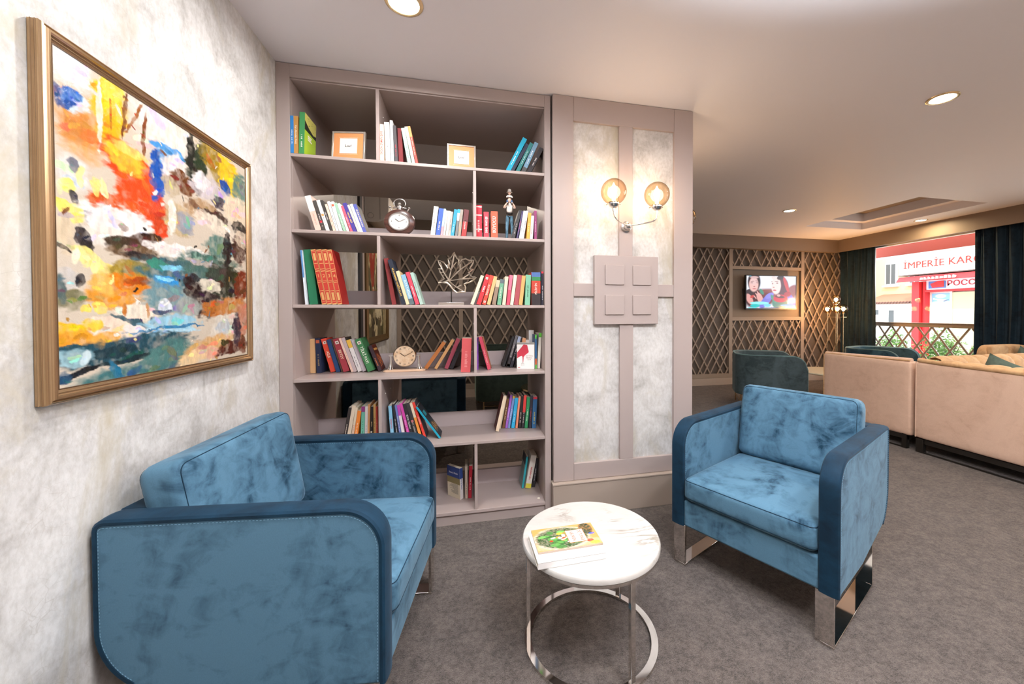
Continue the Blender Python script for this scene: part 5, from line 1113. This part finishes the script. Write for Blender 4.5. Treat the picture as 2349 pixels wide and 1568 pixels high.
# ================================================================ FAR SEATING
def capsule_slab(mb, pts, th, z0, z1, top_r=.02):
    """wall of thickness th following a plan path"""
    n = len(pts); L = []; Rr = []
    for i in range(n):
        a = Vector(pts[max(0, i - 1)]); c = Vector(pts[min(n - 1, i + 1)]); t = (c - a).normalized(); nr = Vector((-t.y, t.x)); p = Vector(pts[i])
        L.append(p + nr * th / 2); Rr.append(p - nr * th / 2)
    return L, Rr
def tub_chair(name, label, loc, rz, W_, D_, mo, mi, H=.74, z0=.20, th=.075, lean_out=.03, parent_mat=None, R=.26, group=None):
    o = empty(name, label, 'armchair', loc, (0, 0, rz), group)
    # plan: local x forward, local y left; opening towards +x
    path = [(D_, 0), (D_ * .8, 0), (D_ * .55, 0)] + [(R + R * math.cos(math.radians(a)), R + R * math.sin(math.radians(a))) for a in range(270, 179, -10)] + \
           [(0, W_ - R - .01)] + [(R + R * math.cos(math.radians(a)), W_ - R + R * math.sin(math.radians(a))) for a in range(180, 89, -10)] + [(D_ * .55, W_), (D_ * .8, W_), (D_, W_)]
    fine = []
    for a, c in zip(path, path[1:]):
        n = max(1, int((Vector(c) - Vector(a)).length / .03))
        for i in range(n): fine.append(Vector(a).lerp(Vector(c), i / n))
    fine.append(Vector(path[-1])); n = len(fine)
    def ztop(p):
        d = D_ - p.x; r = .17
        return H - (r - math.sqrt(max(0, r * r - (r - d) ** 2))) if d < r else H
    def shell(off0, off1, drop, m, nm):
        b = MB(); rings = []
        for i, p in enumerate(fine):
            a = fine[max(0, i - 1)]; c = fine[min(n - 1, i + 1)]; t = (c - a).normalized(); nr = Vector((-t.y, t.x))   # to the inside
            zt = ztop(p) - drop; q = []
            for (f, z) in ((off0, z0), (off0, zt - .03), (off0 + .006, zt - .008), ((off0 + off1) / 2, zt), (off1 - .006, zt - .008), (off1, zt - .03), (off1, z0)):
                w = p - nr * f
                q.append(b.bm.verts.new((w.x, w.y, z)))
            rings.append(q)
        for A, B in zip(rings, rings[1:]):
            for k in range(len(A)): b.bm.faces.new([A[k], A[(k + 1) % len(A)], B[(k + 1) % len(B)], B[k]])
        b.bm.faces.new(rings[0]); b.bm.faces.new(rings[-1][::-1]); return b.build(nm, m, o, smooth=True)
    sh = shell(0, th, 0, mo, 'shell')
    p3 = []
    for i, p in enumerate(fine):
        a = fine[max(0, i - 1)]; c = fine[min(n - 1, i + 1)]; t = (c - a).normalized(); nr = Vector((-t.y, t.x)); w = p - nr * .012
        p3.append((w.x, w.y, ztop(p) - .004))
    MB().tube([(p3[0][0], p3[0][1], z0)] + p3 + [(p3[-1][0], p3[-1][1], z0)], .009, 8).build('piping', mi, sh, smooth=True)
    MB().box(th, th, z0, D_ - .03, W_ - th, z0 + .10).build('seat_base', mo, o, bevel=.015)
    MB().cushion(D_ - th - .01, W_ - 2 * th - .01, .13, .03, .015, 10, Matrix.Translation(((D_ + th) / 2 + .01, W_ / 2, z0 + .165))).build('seat_cushion', mo, o, smooth=True)
    for k, (x, y) in enumerate(((.06, .10), (.06, W_ - .10), (D_ - .08, .05), (D_ - .08, W_ - .05))):
        MB().tube([(x, y, 0), (x, y, z0)], .009, 10).build('leg', BRASS, o, smooth=True)
    MB().tube([(.06, .10, z0 - .008), (D_ - .08, .05, z0 - .008), (D_ - .08, W_ - .05, z0 - .008), (.06, W_ - .10, z0 - .008)], .008, 8, closed=True).build('leg_frame', BRASS, o)
    MB().tube([(.06, .10, .10), (.06, W_ - .10, .10)], .007, 8).build('crossbar', BRASS, o)
    return o
tub_chair('tub_armchair', 'dark teal tub armchair with thin brass legs, behind the blue armchair', (3.50, 4.50, 0), -.55, .78, .82, TEALV, TEALE, group='dark tub armchairs of the seating area')
tub_chair('tub_armchair', 'dark blue tub armchair near the window, behind the blush sofa', (5.90, 5.14, 0), math.radians(-72), .84, .78, m_velvet('night_blue_velvet', hx('1c323e'), hx('35535f'), .4, tint=(.6, .75, .85)), TEALE, H=.73, group='dark tub armchairs of the seating area')

def rounded_slab(mb, x0, y0, z0, x1, y1, z1, r): return mb.box(x0, y0, z0, x1, y1, z1)
def channels(parent, x0, x1, prof, axis, base, r=.058, m=TAN, pitch=.15):
    """padded vertical channels; prof = [(offset, z)] rolled over the top of a back"""
    n = max(1, round((x1 - x0) / pitch)); st = (x1 - x0) / n
    b = MB()
    for k in range(n):
        c = x0 + st * (k + .5); rings = []
        for i, (o, z) in enumerate(prof):
            a = Vector(prof[max(0, i - 1)]); d = Vector(prof[min(len(prof) - 1, i + 1)]); t = (d - a).normalized(); nr = Vector((-t.y, t.x))
            q = []
            for j in range(9):
                s = -1 + j / 4; h = .015 * math.sqrt(max(0, 1 - s * s * .985)); w = c + s * st / 2
                oo, zz = o + nr.x * h, z + nr.y * h
                q.append(b.bm.verts.new((w, base + oo, zz) if axis == 'x' else (base + oo, w, zz)))
            rings.append(q)
        for A, B in zip(rings, rings[1:]):
            for j in range(8): b.bm.faces.new([A[j], A[j + 1], B[j + 1], B[j]])
    o = b.build('channel_tufting', m, parent, smooth=True); return o
# corner sofa, seen from behind
sf = empty('corner_sofa', 'blush pink corner sofa seen from behind, tan channel-tufted inside, right edge', 'sofa', (4.08, 2.79, 0))
def sp(mb, n, m, par=None, **k):
    o = mb.build(n, m, None, **k); o.parent = par or SF; o.matrix_parent_inverse = Matrix.Translation(-SF.location); return o
SF = sf
sp(MB().cushion(.12, 2.3, .70, .018, 0, 12, Matrix.Translation((4.14, 1.635, .485))), 'back_panel', PINK, smooth=True)
sp(MB().box(4.21, 2.665, .135, 6.20, 2.785, .845), 'back_panel', PINK, bevel=.015)
sp(MB().tube([(4.092, .49, .848), (4.092, 1.2, .838), (4.092, 2.0, .833), (4.094, 2.6, .846), (4.10, 2.77, .856)], .021, 12), 'rolled_edge', TAN, smooth=True)
sp(MB().tube([(4.088, 2.783, .84), (4.088, 2.783, .5), (4.088, 2.783, .14)], .006, 8), 'piping', PINK, smooth=True)
pr = [(-.02, .44), (-.02, .62), (-.012, .74), (.005, .82), (.035, .865), (.075, .88), (.115, .87), (.135, .84)]
channels(sf, 4.24, 6.18, [(a, b) for a, b in pr], 'x', 2.655).matrix_parent_inverse = Matrix.Translation(-sf.location)
pr2 = [(-.135, .84), (-.105, .858), (-.06, .86), (-.02, .845), (0, .80), (.012, .72), (.02, .60), (.02, .44)]
channels(sf, .50, 2.62, [(a, b) for a, b in reversed(pr2)][::-1], 'y', 4.225).matrix_parent_inverse = Matrix.Translation(-sf.location)
sp(MB().cushion(.95, 2.1, .17, .04, .02, 10, Matrix.Translation((4.72, 1.58, .36))), 'seat_cushion', TAN, smooth=True)
sp(MB().cushion(.98, .92, .17, .04, .02, 10, Matrix.Translation((5.70, 2.15, .36))), 'seat_cushion', TAN, smooth=True)
sp(MB().box(4.2, .52, .14, 5.2, 2.66, .28).box(5.2, 1.70, .14, 6.18, 2.66, .28), 'seat_base', PINK, bevel=.01)
sp(MB().box(4.10, .5, .085, 4.16, 2.76, .128), 'base_rail', DARKM)
for y in (2.75, .52): sp(MB().box(4.085, y - .03, 0, 4.125, y + .03, .128), 'foot', DARKM, bevel=.002)
sp(MB().box(6.10, 2.68, 0, 6.14, 2.74, .135), 'foot', DARKM); sp(MB().box(5.1, .56, 0, 5.14, .62, .135), 'foot', DARKM)
sp(MB().box(4.090, .55, 0, 4.104, 2.72, .012), 'floor_bar', DARKM)
# second sofa in line behind it
s2 = SF = empty('sofa', 'blush pink sofa seen from behind, beyond the gap left of the corner sofa', 'sofa', (4.08, 3.3, 0))
sp(MB().cushion(.13, .925, .70, .020, 0, 12, Matrix.Translation((4.145, 3.285, .480))), 'back_panel', PINK, smooth=True)
sp(MB().tube([(4.088, 3.742, .13), (4.088, 3.742, .80), (4.092, 3.730, .826), (4.095, 3.5, .828), (4.095, 3.1, .836), (4.095, 2.84, .842)], .008, 8), 'piping', TAN, smooth=True)
sp(MB().tube([(4.115, 3.735, .822), (4.115, 3.4, .828), (4.115, 2.84, .842)], .024, 12), 'rolled_edge', PINK, smooth=True)
sp(MB().cushion(.80, .66, .17, .04, .02, 10, Matrix.Translation((4.62, 3.285, .36))), 'seat_cushion', TAN, smooth=True)
sp(MB().box(4.20, 2.84, .14, 5.0, 3.73, .28), 'seat_base', PINK, bevel=.01)
for y in (2.895, 3.685): sp(MB().cushion(.8, .11, .32, .03, 0, 8, Matrix.Translation((4.61, y, .42))), 'armrest', PINK, smooth=True)
sp(MB().box(4.10, 2.86, .085, 4.16, 3.72, .128), 'base_rail', DARKM); sp(MB().box(4.090, 2.86, 0, 4.104, 3.72, .012), 'floor_bar', DARKM)
for x in (4.105, 4.95):
    for y in (2.88, 3.70): sp(MB().box(x - .02, y - .02, 0, x + .02, y + .02, .14), 'foot', DARKM)
# third sofa by the window
s3 = SF = empty('sofa', 'tan channel-tufted sofa by the window with a rounded back corner, far right', 'sofa', (6.6, 3.4, 0))
sp(MB().prism([(6.30, .14), (6.92, .14), (6.92, .885), (6.42, .885)] + [(6.42 + .12 * math.cos(math.radians(a)), .765 + .12 * math.sin(math.radians(a))) for a in (105, 120, 140, 160, 178)], 3.52, 3.62, 'y'), 'back_panel', TAN, bevel=.012)
b = MB()
for k in range(2): b.cushion(.30, .07, .40, .032, 0, 8, Matrix.Translation((6.46 + .305 * k, 3.50, .685)))
o = sp(MB().cushion(.30, .07, .40, .032, 0, 8, Matrix.Translation((6.46, 3.50, .685))), 'back_cushion', TAN, smooth=True); b.bm.free()
sp(MB().cushion(.30, .07, .40, .032, 0, 8, Matrix.Translation((6.765, 3.50, .685))), 'back_cushion', TAN, smooth=True)
sp(MB().cushion(.6, .70, .17, .04, .02, 8, Matrix.Translation((6.61, 3.16, .36))), 'seat_cushion', TAN, smooth=True)
sp(MB().box(6.30, 2.82, .14, 6.92, 3.52, .28), 'seat_base', TAN, bevel=.01)
for x in (6.34, 6.88):
    for y in (2.86, 3.58): sp(MB().box(x - .02, y - .02, 0, x + .02, y + .02, .14), 'foot', DARKM)
def pillow(label, loc, rot, w=.46):
    o = empty('throw_pillow', label, 'cushion', loc, rot)
    b = MB(); n = 14; H = w / 2
    for sgn in (1, -1):
        g = [[b.bm.verts.new(((-1 + 2 * i / n) * H * (1 - .10 * (1 - abs(-1 + 2 * j / n) ** 2) * abs(-1 + 2 * i / n)), sgn * .075 * ((1 - (-1 + 2 * i / n) ** 2) * (1 - (-1 + 2 * j / n) ** 2)) ** .55, (-1 + 2 * j / n) * H * (1 - .10 * (1 - abs(-1 + 2 * i / n) ** 2) * abs(-1 + 2 * j / n)))) for j in range(n + 1)] for i in range(n + 1)]
        for i in range(n):
            for j in range(n): b.bm.faces.new([g[i][j], g[i + 1][j], g[i + 1][j + 1], g[i][j + 1]])
    bmesh.ops.remove_doubles(b.bm, verts=b.bm.verts, dist=1e-5)
    b.build('pillow_cover', PILLOW, o, smooth=True); return o
pillow('grey green throw pillow on the tufted corner sofa, tip above its back', (4.50, 2.38, .70), (math.radians(4), math.radians(24), math.radians(-66)), .37)
pillow('small grey green pillow on the tan sofa by the window', (6.76, 3.38, .70), (math.radians(-10), math.radians(20), 0), .30)

# round coffee table by the far wall
ct = empty('coffee_table', 'low round marble coffee table half hidden behind the blush sofa', 'table', (5.35, 4.78, 0))
MB().lathe([(0, .395), (.44, .395), (.455, .402), (.455, .412), (.45, .42), (0, .42)], 64).build('marble_top', NT('grey_marble', rough=.2).m, ct, smooth=True)
_k = ct.children[0].data.materials[0]; _k.node_tree.nodes['Principled BSDF'].inputs['Base Color'].default_value = (*hx('c4bda8'), 1)
MB().lathe([(0, .02), (.20, .02), (.20, .0), (0, 0)], 40).build('base', BRASS, ct); MB().tube([(0, 0, .02), (0, 0, .395)], .03, 20).build('column', BRASS, ct, smooth=True)

# floor lamp with amber globes
fl = empty('floor_lamp', 'slender brass floor lamp with a cluster of amber glass globes in the corner', 'floor lamp', (6.36, 5.60, 0))
for k in range(3):
    a = math.radians(-10 + 120 * k); x, y = .135 * math.cos(a), .135 * math.sin(a)
    MB().tube([(x, y, 0), (x, y, 1.30)], .0065, 10).build('pole', BRASS, fl, smooth=True)
MB().tube([(0, 0, 0), (0, 0, 1.45)], .0065, 10).build('pole', BRASS, fl, smooth=True)
MB().lathe([(.15, 1.216), (.165, 1.216), (.165, 1.222), (.15, 1.222), (.15, 1.216)], 40).build('ring_shelf', BRASS, fl)
MB().bar((-.165, 0, 1.219), (.165, 0, 1.219), .012, .004).bar((0, -.165, 1.219), (0, .165, 1.219), .012, .004).build('ring_spoke', BRASS, fl)
MB().tube([(.135 * math.cos(math.radians(-10 + 120 * k)), .135 * math.sin(math.radians(-10 + 120 * k)), .04) for k in range(3)], .006, 8, closed=True).build('foot_ring', BRASS, fl)
for (x, y, z, w) in [(.135 * math.cos(math.radians(-10 + 120 * k)), .135 * math.sin(math.radians(-10 + 120 * k)), 1.365, 1) for k in range(3)] + [(0, 0, 1.53, 1)]:
    MB().sphere((x, y, z), .078, 28, 18).build('globe', AMBERL, fl, smooth=True)
    MB().tube([(x, y, z - .09), (x, y, z - .055)], .014, 14).build('socket', BRASS, fl, smooth=True)
    MB().sphere((x, y, z - .01), .021, 16, 10, (1, 1, 1.5)).build('bulb', BULB, fl, smooth=True)
    l = bpy.data.lights.new('lamp_light', 'POINT'); l.energy = LAMP_W; l.color = (1, .56, .25); l.shadow_soft_size = .04
    lo = bpy.data.objects.new('lamp_light', l); C.objects.link(lo); lo.parent = fl; lo.location = (x, y, z)

# ================================================================ CURTAINS, BALUSTRADE
def curtain(label, y0, y1, amp, waves, seed):
    r = random.Random(seed); o = empty('curtain', label, 'curtain', (7.06, (y0 + y1) / 2, 0), group='dark velvet curtains at the window')
    b = MB(); n = int((y1 - y0) / .008); ph = r.uniform(0, 6); rows = 14; G = []
    for j in range(rows + 1):
        z = .015 + (2.60 - .015) * j / rows; row = []
        for i in range(n + 1):
            t = i / n; y = y0 + (y1 - y0) * t; a = 2 * math.pi * waves * t + ph
            x = 7.06 + amp * (abs(math.sin(a / 2)) ** .6 - .5) * 1.6 + .008 * math.sin(3.1 * a + z) + .012 * math.sin(z * 2 + t * 7)
            row.append(b.bm.verts.new((x - 7.06, y - (y0 + y1) / 2 + .006 * math.sin(z * 3 + a), z)))
        G.append(row)
    for A, B in zip(G, G[1:]):
        for i in range(n): b.bm.faces.new([A[i], A[i + 1], B[i + 1], B[i]])
    q = b.build('drape', CURT, o, smooth=True); s = q.modifiers.new('solid', 'SOLIDIFY'); s.thickness = .004
    MB().box(-.02, -(y1 - y0) / 2, 2.60, .02, (y1 - y0) / 2, 2.625).build('heading_tape', CURT, o)
    return o
curtain('dark teal velvet curtain left of the window, beside the floor lamp', 5.47, 6.10, .045, 5, 1)
curtain('dark navy velvet curtain right of the window at the edge of view', 2.75, 4.08, .05, 10, 2)
bal = empty('lattice_balustrade', 'taupe balustrade of crossed slats outside the window', 'railing', (7.44, 4.9, 0))
SF = bal
def balput(y, z, l): return Vector((7.44 + .004 * l, y, z))
sp(MB().box(7.40, 3.3, 1.052, 7.48, 6.4, 1.112), 'top_rail', LATT, bevel=.006)
sp(MB().box(7.385, 3.3, 1.112, 7.50, 6.4, 1.124), 'top_cap', LATT, bevel=.003)
sp(lattice(MB(), 3.32, 6.38, .10, 1.052, 77, w=.026, d=.014, gap=(.19, .30), slope=1.5, put=balput), 'lattice_panel', LATT)
sp(MB().box(7.41, 3.3, .0, 7.47, 6.4, .10), 'bottom_rail', LATT)
for y in (3.33, 6.37): sp(MB().box(7.40, y - .03, -.3, 7.48, y + .03, 1.052), 'post', LATT)

# ================================================================ OUTSIDE
WHITE = m_paint('sunlit_white_render', hx('e8e4de'), .7); PEACH = m_paint('peach_render', hx('e2b48c'), .8); RED = m_paint('signal_red', hx('cc2a2c'), .5)
ground = struct(MB().box(7.40, -12, -.42, 26, 26, -.32).build('floor_outside', m_paint('pale_paving', hx('cfc6bc'), .9)))
# red canopy fascia above the window
cf = empty('canopy', 'dark red canopy board above the window outside', 'canopy', (7.9, 4.8, 2.4)); SF = cf
sp(MB().box(7.85, 2.2, 2.36, 7.93, 8.2, 2.95), 'fascia', m_paint('brick_red_board', hx('9c4436'), .6), bevel=.01)
sp(MB().box(7.93, 2.2, 2.90, 8.3, 8.2, 2.95), 'canopy_roof', m_paint('brick_red_board', hx('9c4436'), .6))
sp(MB().box(7.84, 2.2, 2.335, 7.94, 8.2, 2.36), 'edge_trim', WHITE)
# cargo shop across the street
X = 13.0
sh = empty('shop', 'white and red cargo shop front with a large lettered sign across the street', 'shop', (X, 7.6, -.3)); SF = sh
sp(MB().box(X + .30, 4.0, -.3, X + 4, 9.0, 4.2), 'wall', WHITE)
sp(MB().box(X - .30, 4.0, 2.40, X + .29, 9.15, 3.35), 'sign_board', WHITE, bevel=.01)
sp(MB().box(X - .31, 4.0, 2.375, X - .0, 9.15, 2.40), 'sign_edge', mat('sign_shadow_line', hx('5a4038'), .6))
for yy0, yy1 in ((8.80, 9.0),): sp(MB().box(X + .0, yy0, -.3, X + .30, yy1, 2.2), 'column', RED, bevel=.005)
sp(MB().box(X + .1, 8.72, -.3, X + .30, 8.78, 2.2), 'column', RED, bevel=.005)
sp(MB().box(X + .1, 4.0, 1.885, X + .30, 8.72, 1.945), 'red_beam', RED, bevel=.004)
sp(MB().box(X + .15, 4.0, 1.95, X + .295, 8.72, 2.38), 'transom_panel', m_paint('transom_white', hx('e6e2e6'), .5))
sp(MB().prism([(X - .42, 2.19), (X - .31, 2.32), (X + .12, 2.32), (X - .38, 2.19)], 4.0, 9.14, 'y'), 'awning', RED)
sp(MB().box(X - .31, 4.0, 2.321, X + .10, 9.14, 2.345), 'awning_stripe', RED)
sp(MB().box(X + .2, 7.56, -.3, X + .27, 8.115, 1.86), 'sliding_door', m_paint('blind_beige', hx('b9b190'), .6), bevel=.003)
sp(MB().box(X + .18, 8.115, -.3, X + .29, 8.16, 1.88), 'door_frame', WHITE); sp(MB().box(X + .18, 7.50, -.3, X + .29, 7.56, 1.88), 'door_frame', WHITE)
sp(MB().box(X + .12, 7.86, 1.895, X + .16, 7.93, 1.935), 'door_sensor', BLACK)
rzm = Matrix.Rotation(math.radians(-90), 4, 'Z') @ Matrix.Rotation(math.radians(90), 4, 'X')
def ext_text(txt, m, size, x, y, z, width):
    t = text_part('lettering', txt, m, sh, size, Matrix.Translation((x, y, z)) @ rzm, None, .004, 'LEFT', fat=0)
    xs = [v.co.y for v in t.data.vertices]; k = width / (max(xs) - min(xs)); y_ = max(xs)
    for v in t.data.vertices: v.co.y = y + (v.co.y - y_) * k
    t.matrix_parent_inverse = Matrix.Translation(-sh.location); return t
ext_text('İMPERİE KARGO', m_paint('letter_red', hx('a82818'), .5), .27, X - .312, 9.03 - .02, 2.665, 2.05)
ext_text('РОССИЯ', m_paint('letter_crimson', hx('b02a3a'), .5), .20, X + .14, 8.20, 2.10, .92)
aw = MB(); _q = random.Random(9)
for k in range(9):
    yy = 8.50 - k * .095; aw.prism([(yy, 2.225), (yy - .06, 2.225), (yy - .06 + _q.uniform(-.02, .02), 2.225 + _q.uniform(.04, .08)), (yy - .01, 2.225 + _q.uniform(.05, .085))], X - .43, X - .40, 'x')
sp(aw, 'faded_lettering', WHITE)
fb = sp(MB().box(X + .13, 8.24, 1.99, X + .149, 8.65, 2.19), 'flag_picture', m_paint('flag_blue', hx('4a78b8'), .5))
sp(MB().prism([(8.27, 2.02), (8.55, 2.0), (8.60, 2.12), (8.42, 2.19), (8.27, 2.19)], X + .12, X + .129, 'x'), 'flag_picture', RED)
pst = pigment_sheet('aeroplane_poster', m_attr('poster_print', .5), None, (X + .285, 8.66, 1.845), (0, -.48, 0), (0, 0, -.32),
    paint(90, 60, '7fb4dc', [(.5, .95, .8, .3, 0, 'b8d8ec', 3), (.45, .25, .3, .2, 0, 'c8dcec', 3), (.45, .58, .36, .065, 12, 'f4f6fa', 10), (.36, .66, .10, .05, 40, 'eef2f8', 9), (.72, .64, .17, .035, -22, '4a5878', 9), (.66, .72, .10, .03, -30, '6a7890', 8), (.10, .48, .05, .08, 0, 'f0f4fa', 8)], warp=.004, streak=0))
pst.parent = sh; pst.matrix_parent_inverse = Matrix.Translation(-sh.location)
sp(MB().box(X + .287, 8.175, 1.52, X + .299, 8.665, 1.85), 'poster_board', WHITE)
# peach apartment house behind, with windows and a lean-to
hs = empty('building', 'peach and white house with shuttered windows beyond the window', 'building', (17.5, 14.0, -.3)); SF = hs
HX = 16.0
sp(MB().box(HX, 9.25, -.3, HX + 4, 13.2, 7), 'wall', PEACH); sp(MB().box(HX - 1.2, 12.4, -.3, HX + 3, 17, 7), 'wall', m_paint('cream_render', hx('ece4d4'), .8))
WF = mat('pvc_white', hx('ece8e4'), .4); WG = mat('dark_pane', hx('4a4e50'), .3)
def hwin(y0, y1, z0, z1):
    f = sp(MB().box(HX - .06, y0, z0, HX + .02, y1, z1), 'window', WF, bevel=.005)
    for a, c in ((y0 + .05, (y0 + y1) / 2 - .02), ((y0 + y1) / 2 + .02, y1 - .05)):
        q = MB().box(HX - .07, a, z0 + .05, HX - .06, c, z1 - .05).build('pane', WG, f)
    sp(MB().box(HX - .12, y0 - .06, z0 - .06, HX, y1 + .06, z0), 'sill', WF)
for y0, y1, z0, z1 in ((11.55, 11.98, 2.34, 3.2), (10.75, 11.15, 2.34, 3.2)): hwin(y0, y1, z0, z1)
sp(MB().box(HX - 1.1, 9.6, -.3, HX - .01, 12.0, 1.62), 'lean_to', WHITE)
sp(MB().prism([(HX - 1.3, 1.60), (HX - .02, 1.95), (HX - .02, 2.0), (HX - 1.3, 1.65)], 9.5, 12.05, 'y'), 'tiled_roof', m_paint('roof_tile', hx('a8705a'), .8))
rt = MB()
for k in range(26): rt.tube([(HX - 1.36, 9.55 + k * .1, 1.625), (HX - 1.25, 9.55 + k * .1, 1.655)], .035, 8)
sp(rt, 'tile_edge', m_paint('roof_tile_dark', hx('6c5048'), .8))
f = sp(MB().box(HX - 1.14, 11.35, 1.18, HX - 1.08, 11.68, 1.42), 'window', WF, bevel=.004); MB().box(HX - 1.15, 11.38, 1.21, HX - 1.14, 11.65, 1.39).build('pane', WG, f)
f = sp(MB().box(HX - 1.14, 10.82, .85, HX - 1.08, 11.05, 1.40), 'window', WF, bevel=.004); MB().box(HX - 1.15, 10.85, .88, HX - 1.14, 11.02, 1.37).build('pane', WG, f)
# shrubs between the balustrade and the street
def shrub(label, loc, w, h, seed):
    r = random.Random(seed); o = empty('shrub', label, 'shrub', loc, group='leafy shrubs beyond the balustrade')
    st = MB()
    for k in range(7):
        a = r.uniform(0, 6.28); st.tube([(0, 0, 0), (.3 * w * math.cos(a) * .5, .3 * w * math.sin(a) * .5, h * .45), (w * .4 * math.cos(a), w * .4 * math.sin(a), h * .85)], [.012, .008, .004], 5)
    st.build('stems', m_paint('bark', hx('5c4a38'), .9), o)
    b = MB()
    for k in range(2600):
        while True:
            p = Vector((r.uniform(-1, 1), r.uniform(-1, 1), r.uniform(-1, 1)))
            if .25 < p.length < 1: break
        lump = 1 + .22 * math.sin(5 * p.x + seed) * math.cos(4 * p.y)
        c = Vector((p.x * w / 2 * lump, p.y * w / 2 * lump, h * .58 + p.z * h * .42 * lump)); s = r.uniform(.022, .042)
        d = Vector((r.uniform(-1, 1), r.uniform(-1, 1), r.uniform(-.4, 1))).normalized(); e = d.orthogonal().normalized() * .45
        try: b.bm.faces.new([b.bm.verts.new(c + q * s) for q in (-d, e, d, -e)])
        except ValueError: pass
    lm_ = NT('leaf_green', rough=.6); lm_.base(lm_.ramp(lm_.noise(lm_.coord(), 9, 3), [(.35, hx('4c7a34')), (.65, hx('8fb45c'))]))
    b.build('foliage', lm_.m, o); return o
shrub('leafy green shrub behind the left part of the balustrade', (8.7, 6.38, -.32), .62, 1.22, 1)
shrub('wide leafy green shrub behind the middle of the balustrade', (8.7, 5.50, -.32), .64, 1.26, 2)
shrub('leafy green shrub behind the right end of the balustrade', (8.7, 4.86, -.32), .44, 1.22, 3)

# ================================================================ SEEN THROUGH THE OPEN BOOKCASE
tub_chair('tub_armchair', 'dark green tub armchair behind the bookcase, seen above the fifth shelf', (.97, 5.02, 0), math.radians(90), .86, .80, GREENV, GREENV, H=.90, z0=.17, R=.16, group='dark tub armchairs of the seating area')
ct2 = empty('coffee_table', 'round pale coffee table behind the bookcase, its edge beside the pillar', 'table', (.98, 4.56, 0))
MB().lathe([(0, .395), (.345, .395), (.36, .402), (.36, .412), (.355, .42), (0, .42)], 64).build('marble_top', ct.children[0].data.materials[0], ct2, smooth=True)
MB().lathe([(0, .02), (.18, .02), (.18, .0), (0, 0)], 40).build('base', BRASS, ct2); MB().tube([(0, 0, .02), (0, 0, .395)], .025, 20).build('column', BRASS, ct2, smooth=True)
struct(MB().box(XL, 4.08, .08, XL + .022, 4.16, ZC).build('trim_4', mat('dark_trim', hx('3c3a3c'), .5))); struct(MB().box(XL, 4.16, .08, XL + .022, 4.23, ZC).build('trim_5', TAUPE))
ac = empty('air_conditioner', 'cream wall-mounted air conditioner on the left wall behind the second shelf', 'air conditioner', (XL, 4.75, 2.24))
ac_p = [(0, 0), (.10, -.002)] + [(.10 + .135 * math.sin(math.radians(t)), .135 - .137 * math.cos(math.radians(t))) for t in range(15, 91, 15)] + [(.235, .26), (.21, .31), (0, .31)]
MB().prism(ac_p, -.42, .42, 'y').build('housing', AC_WHITE, ac, bevel=.008, seg=3)
MB().tube([(.06 + .028 * math.cos(math.radians(t)), -.4215, .065 + .028 * math.sin(math.radians(t))) for t in range(0, 360, 20)], .0015, 6, closed=True).build('side_cap', mat('ac_groove', hx('8a8074'), .6), ac)
MB().box(.15, -.424, .03, .153, -.4195, .30).build('panel_seam', mat('ac_groove', hx('8a8074'), .6), ac)
p2 = empty('framed_painting', 'dark framed painting behind the bookcase, glimpsed past the red encyclopedia volumes', 'painting', (XL, 4.82, .965))
part(molding([(0, .002), (0, .03), (.02, .045), (.05, .03), (.08, .022), (.08, .002)], 4.27, 5.36, .965, 2.235, XL), 'frame', mat('dark_gilt_frame', hx('6a5232'), .4, .5), p2)
_o = []
_q = random.Random(31)
for k in range(120): _o.append((_q.random(), _q.random(), _q.uniform(.02, .09), _q.uniform(.03, .13), _q.uniform(-20, 20), _q.choice(['4a4a28', '2c2a20', '8a7a58', 'c8b890', '5c4a30', '707048', '3a3022', 'a89870']), 6))
_o += [(.22, .30, .10, .28, -18, '8c2820', 7), (.55, .72, .22, .12, 0, 'cdbf9c', 5), (.35, .15, .05, .2, 10, '8c2820', 7)]
q2 = pigment_sheet('canvas', m_attr('oil_paint', .28, spec=.5, bump=.5), None, (XL + .018, 4.35, 2.155), (0, .93, 0), (0, 0, -1.11), paint(120, 130, '5a5238', _o, warp=.02, streak=.4, seed=77))
q2.parent = p2; q2.matrix_parent_inverse = Matrix.Translation(-p2.location)

pillow('dark teal throw pillow on the seat behind the bookcase, beside the mantel clock', (-.40, 3.86, .70), (math.radians(-10), math.radians(4), math.radians(3)), .44).children[0].data.materials[0] = TEALV
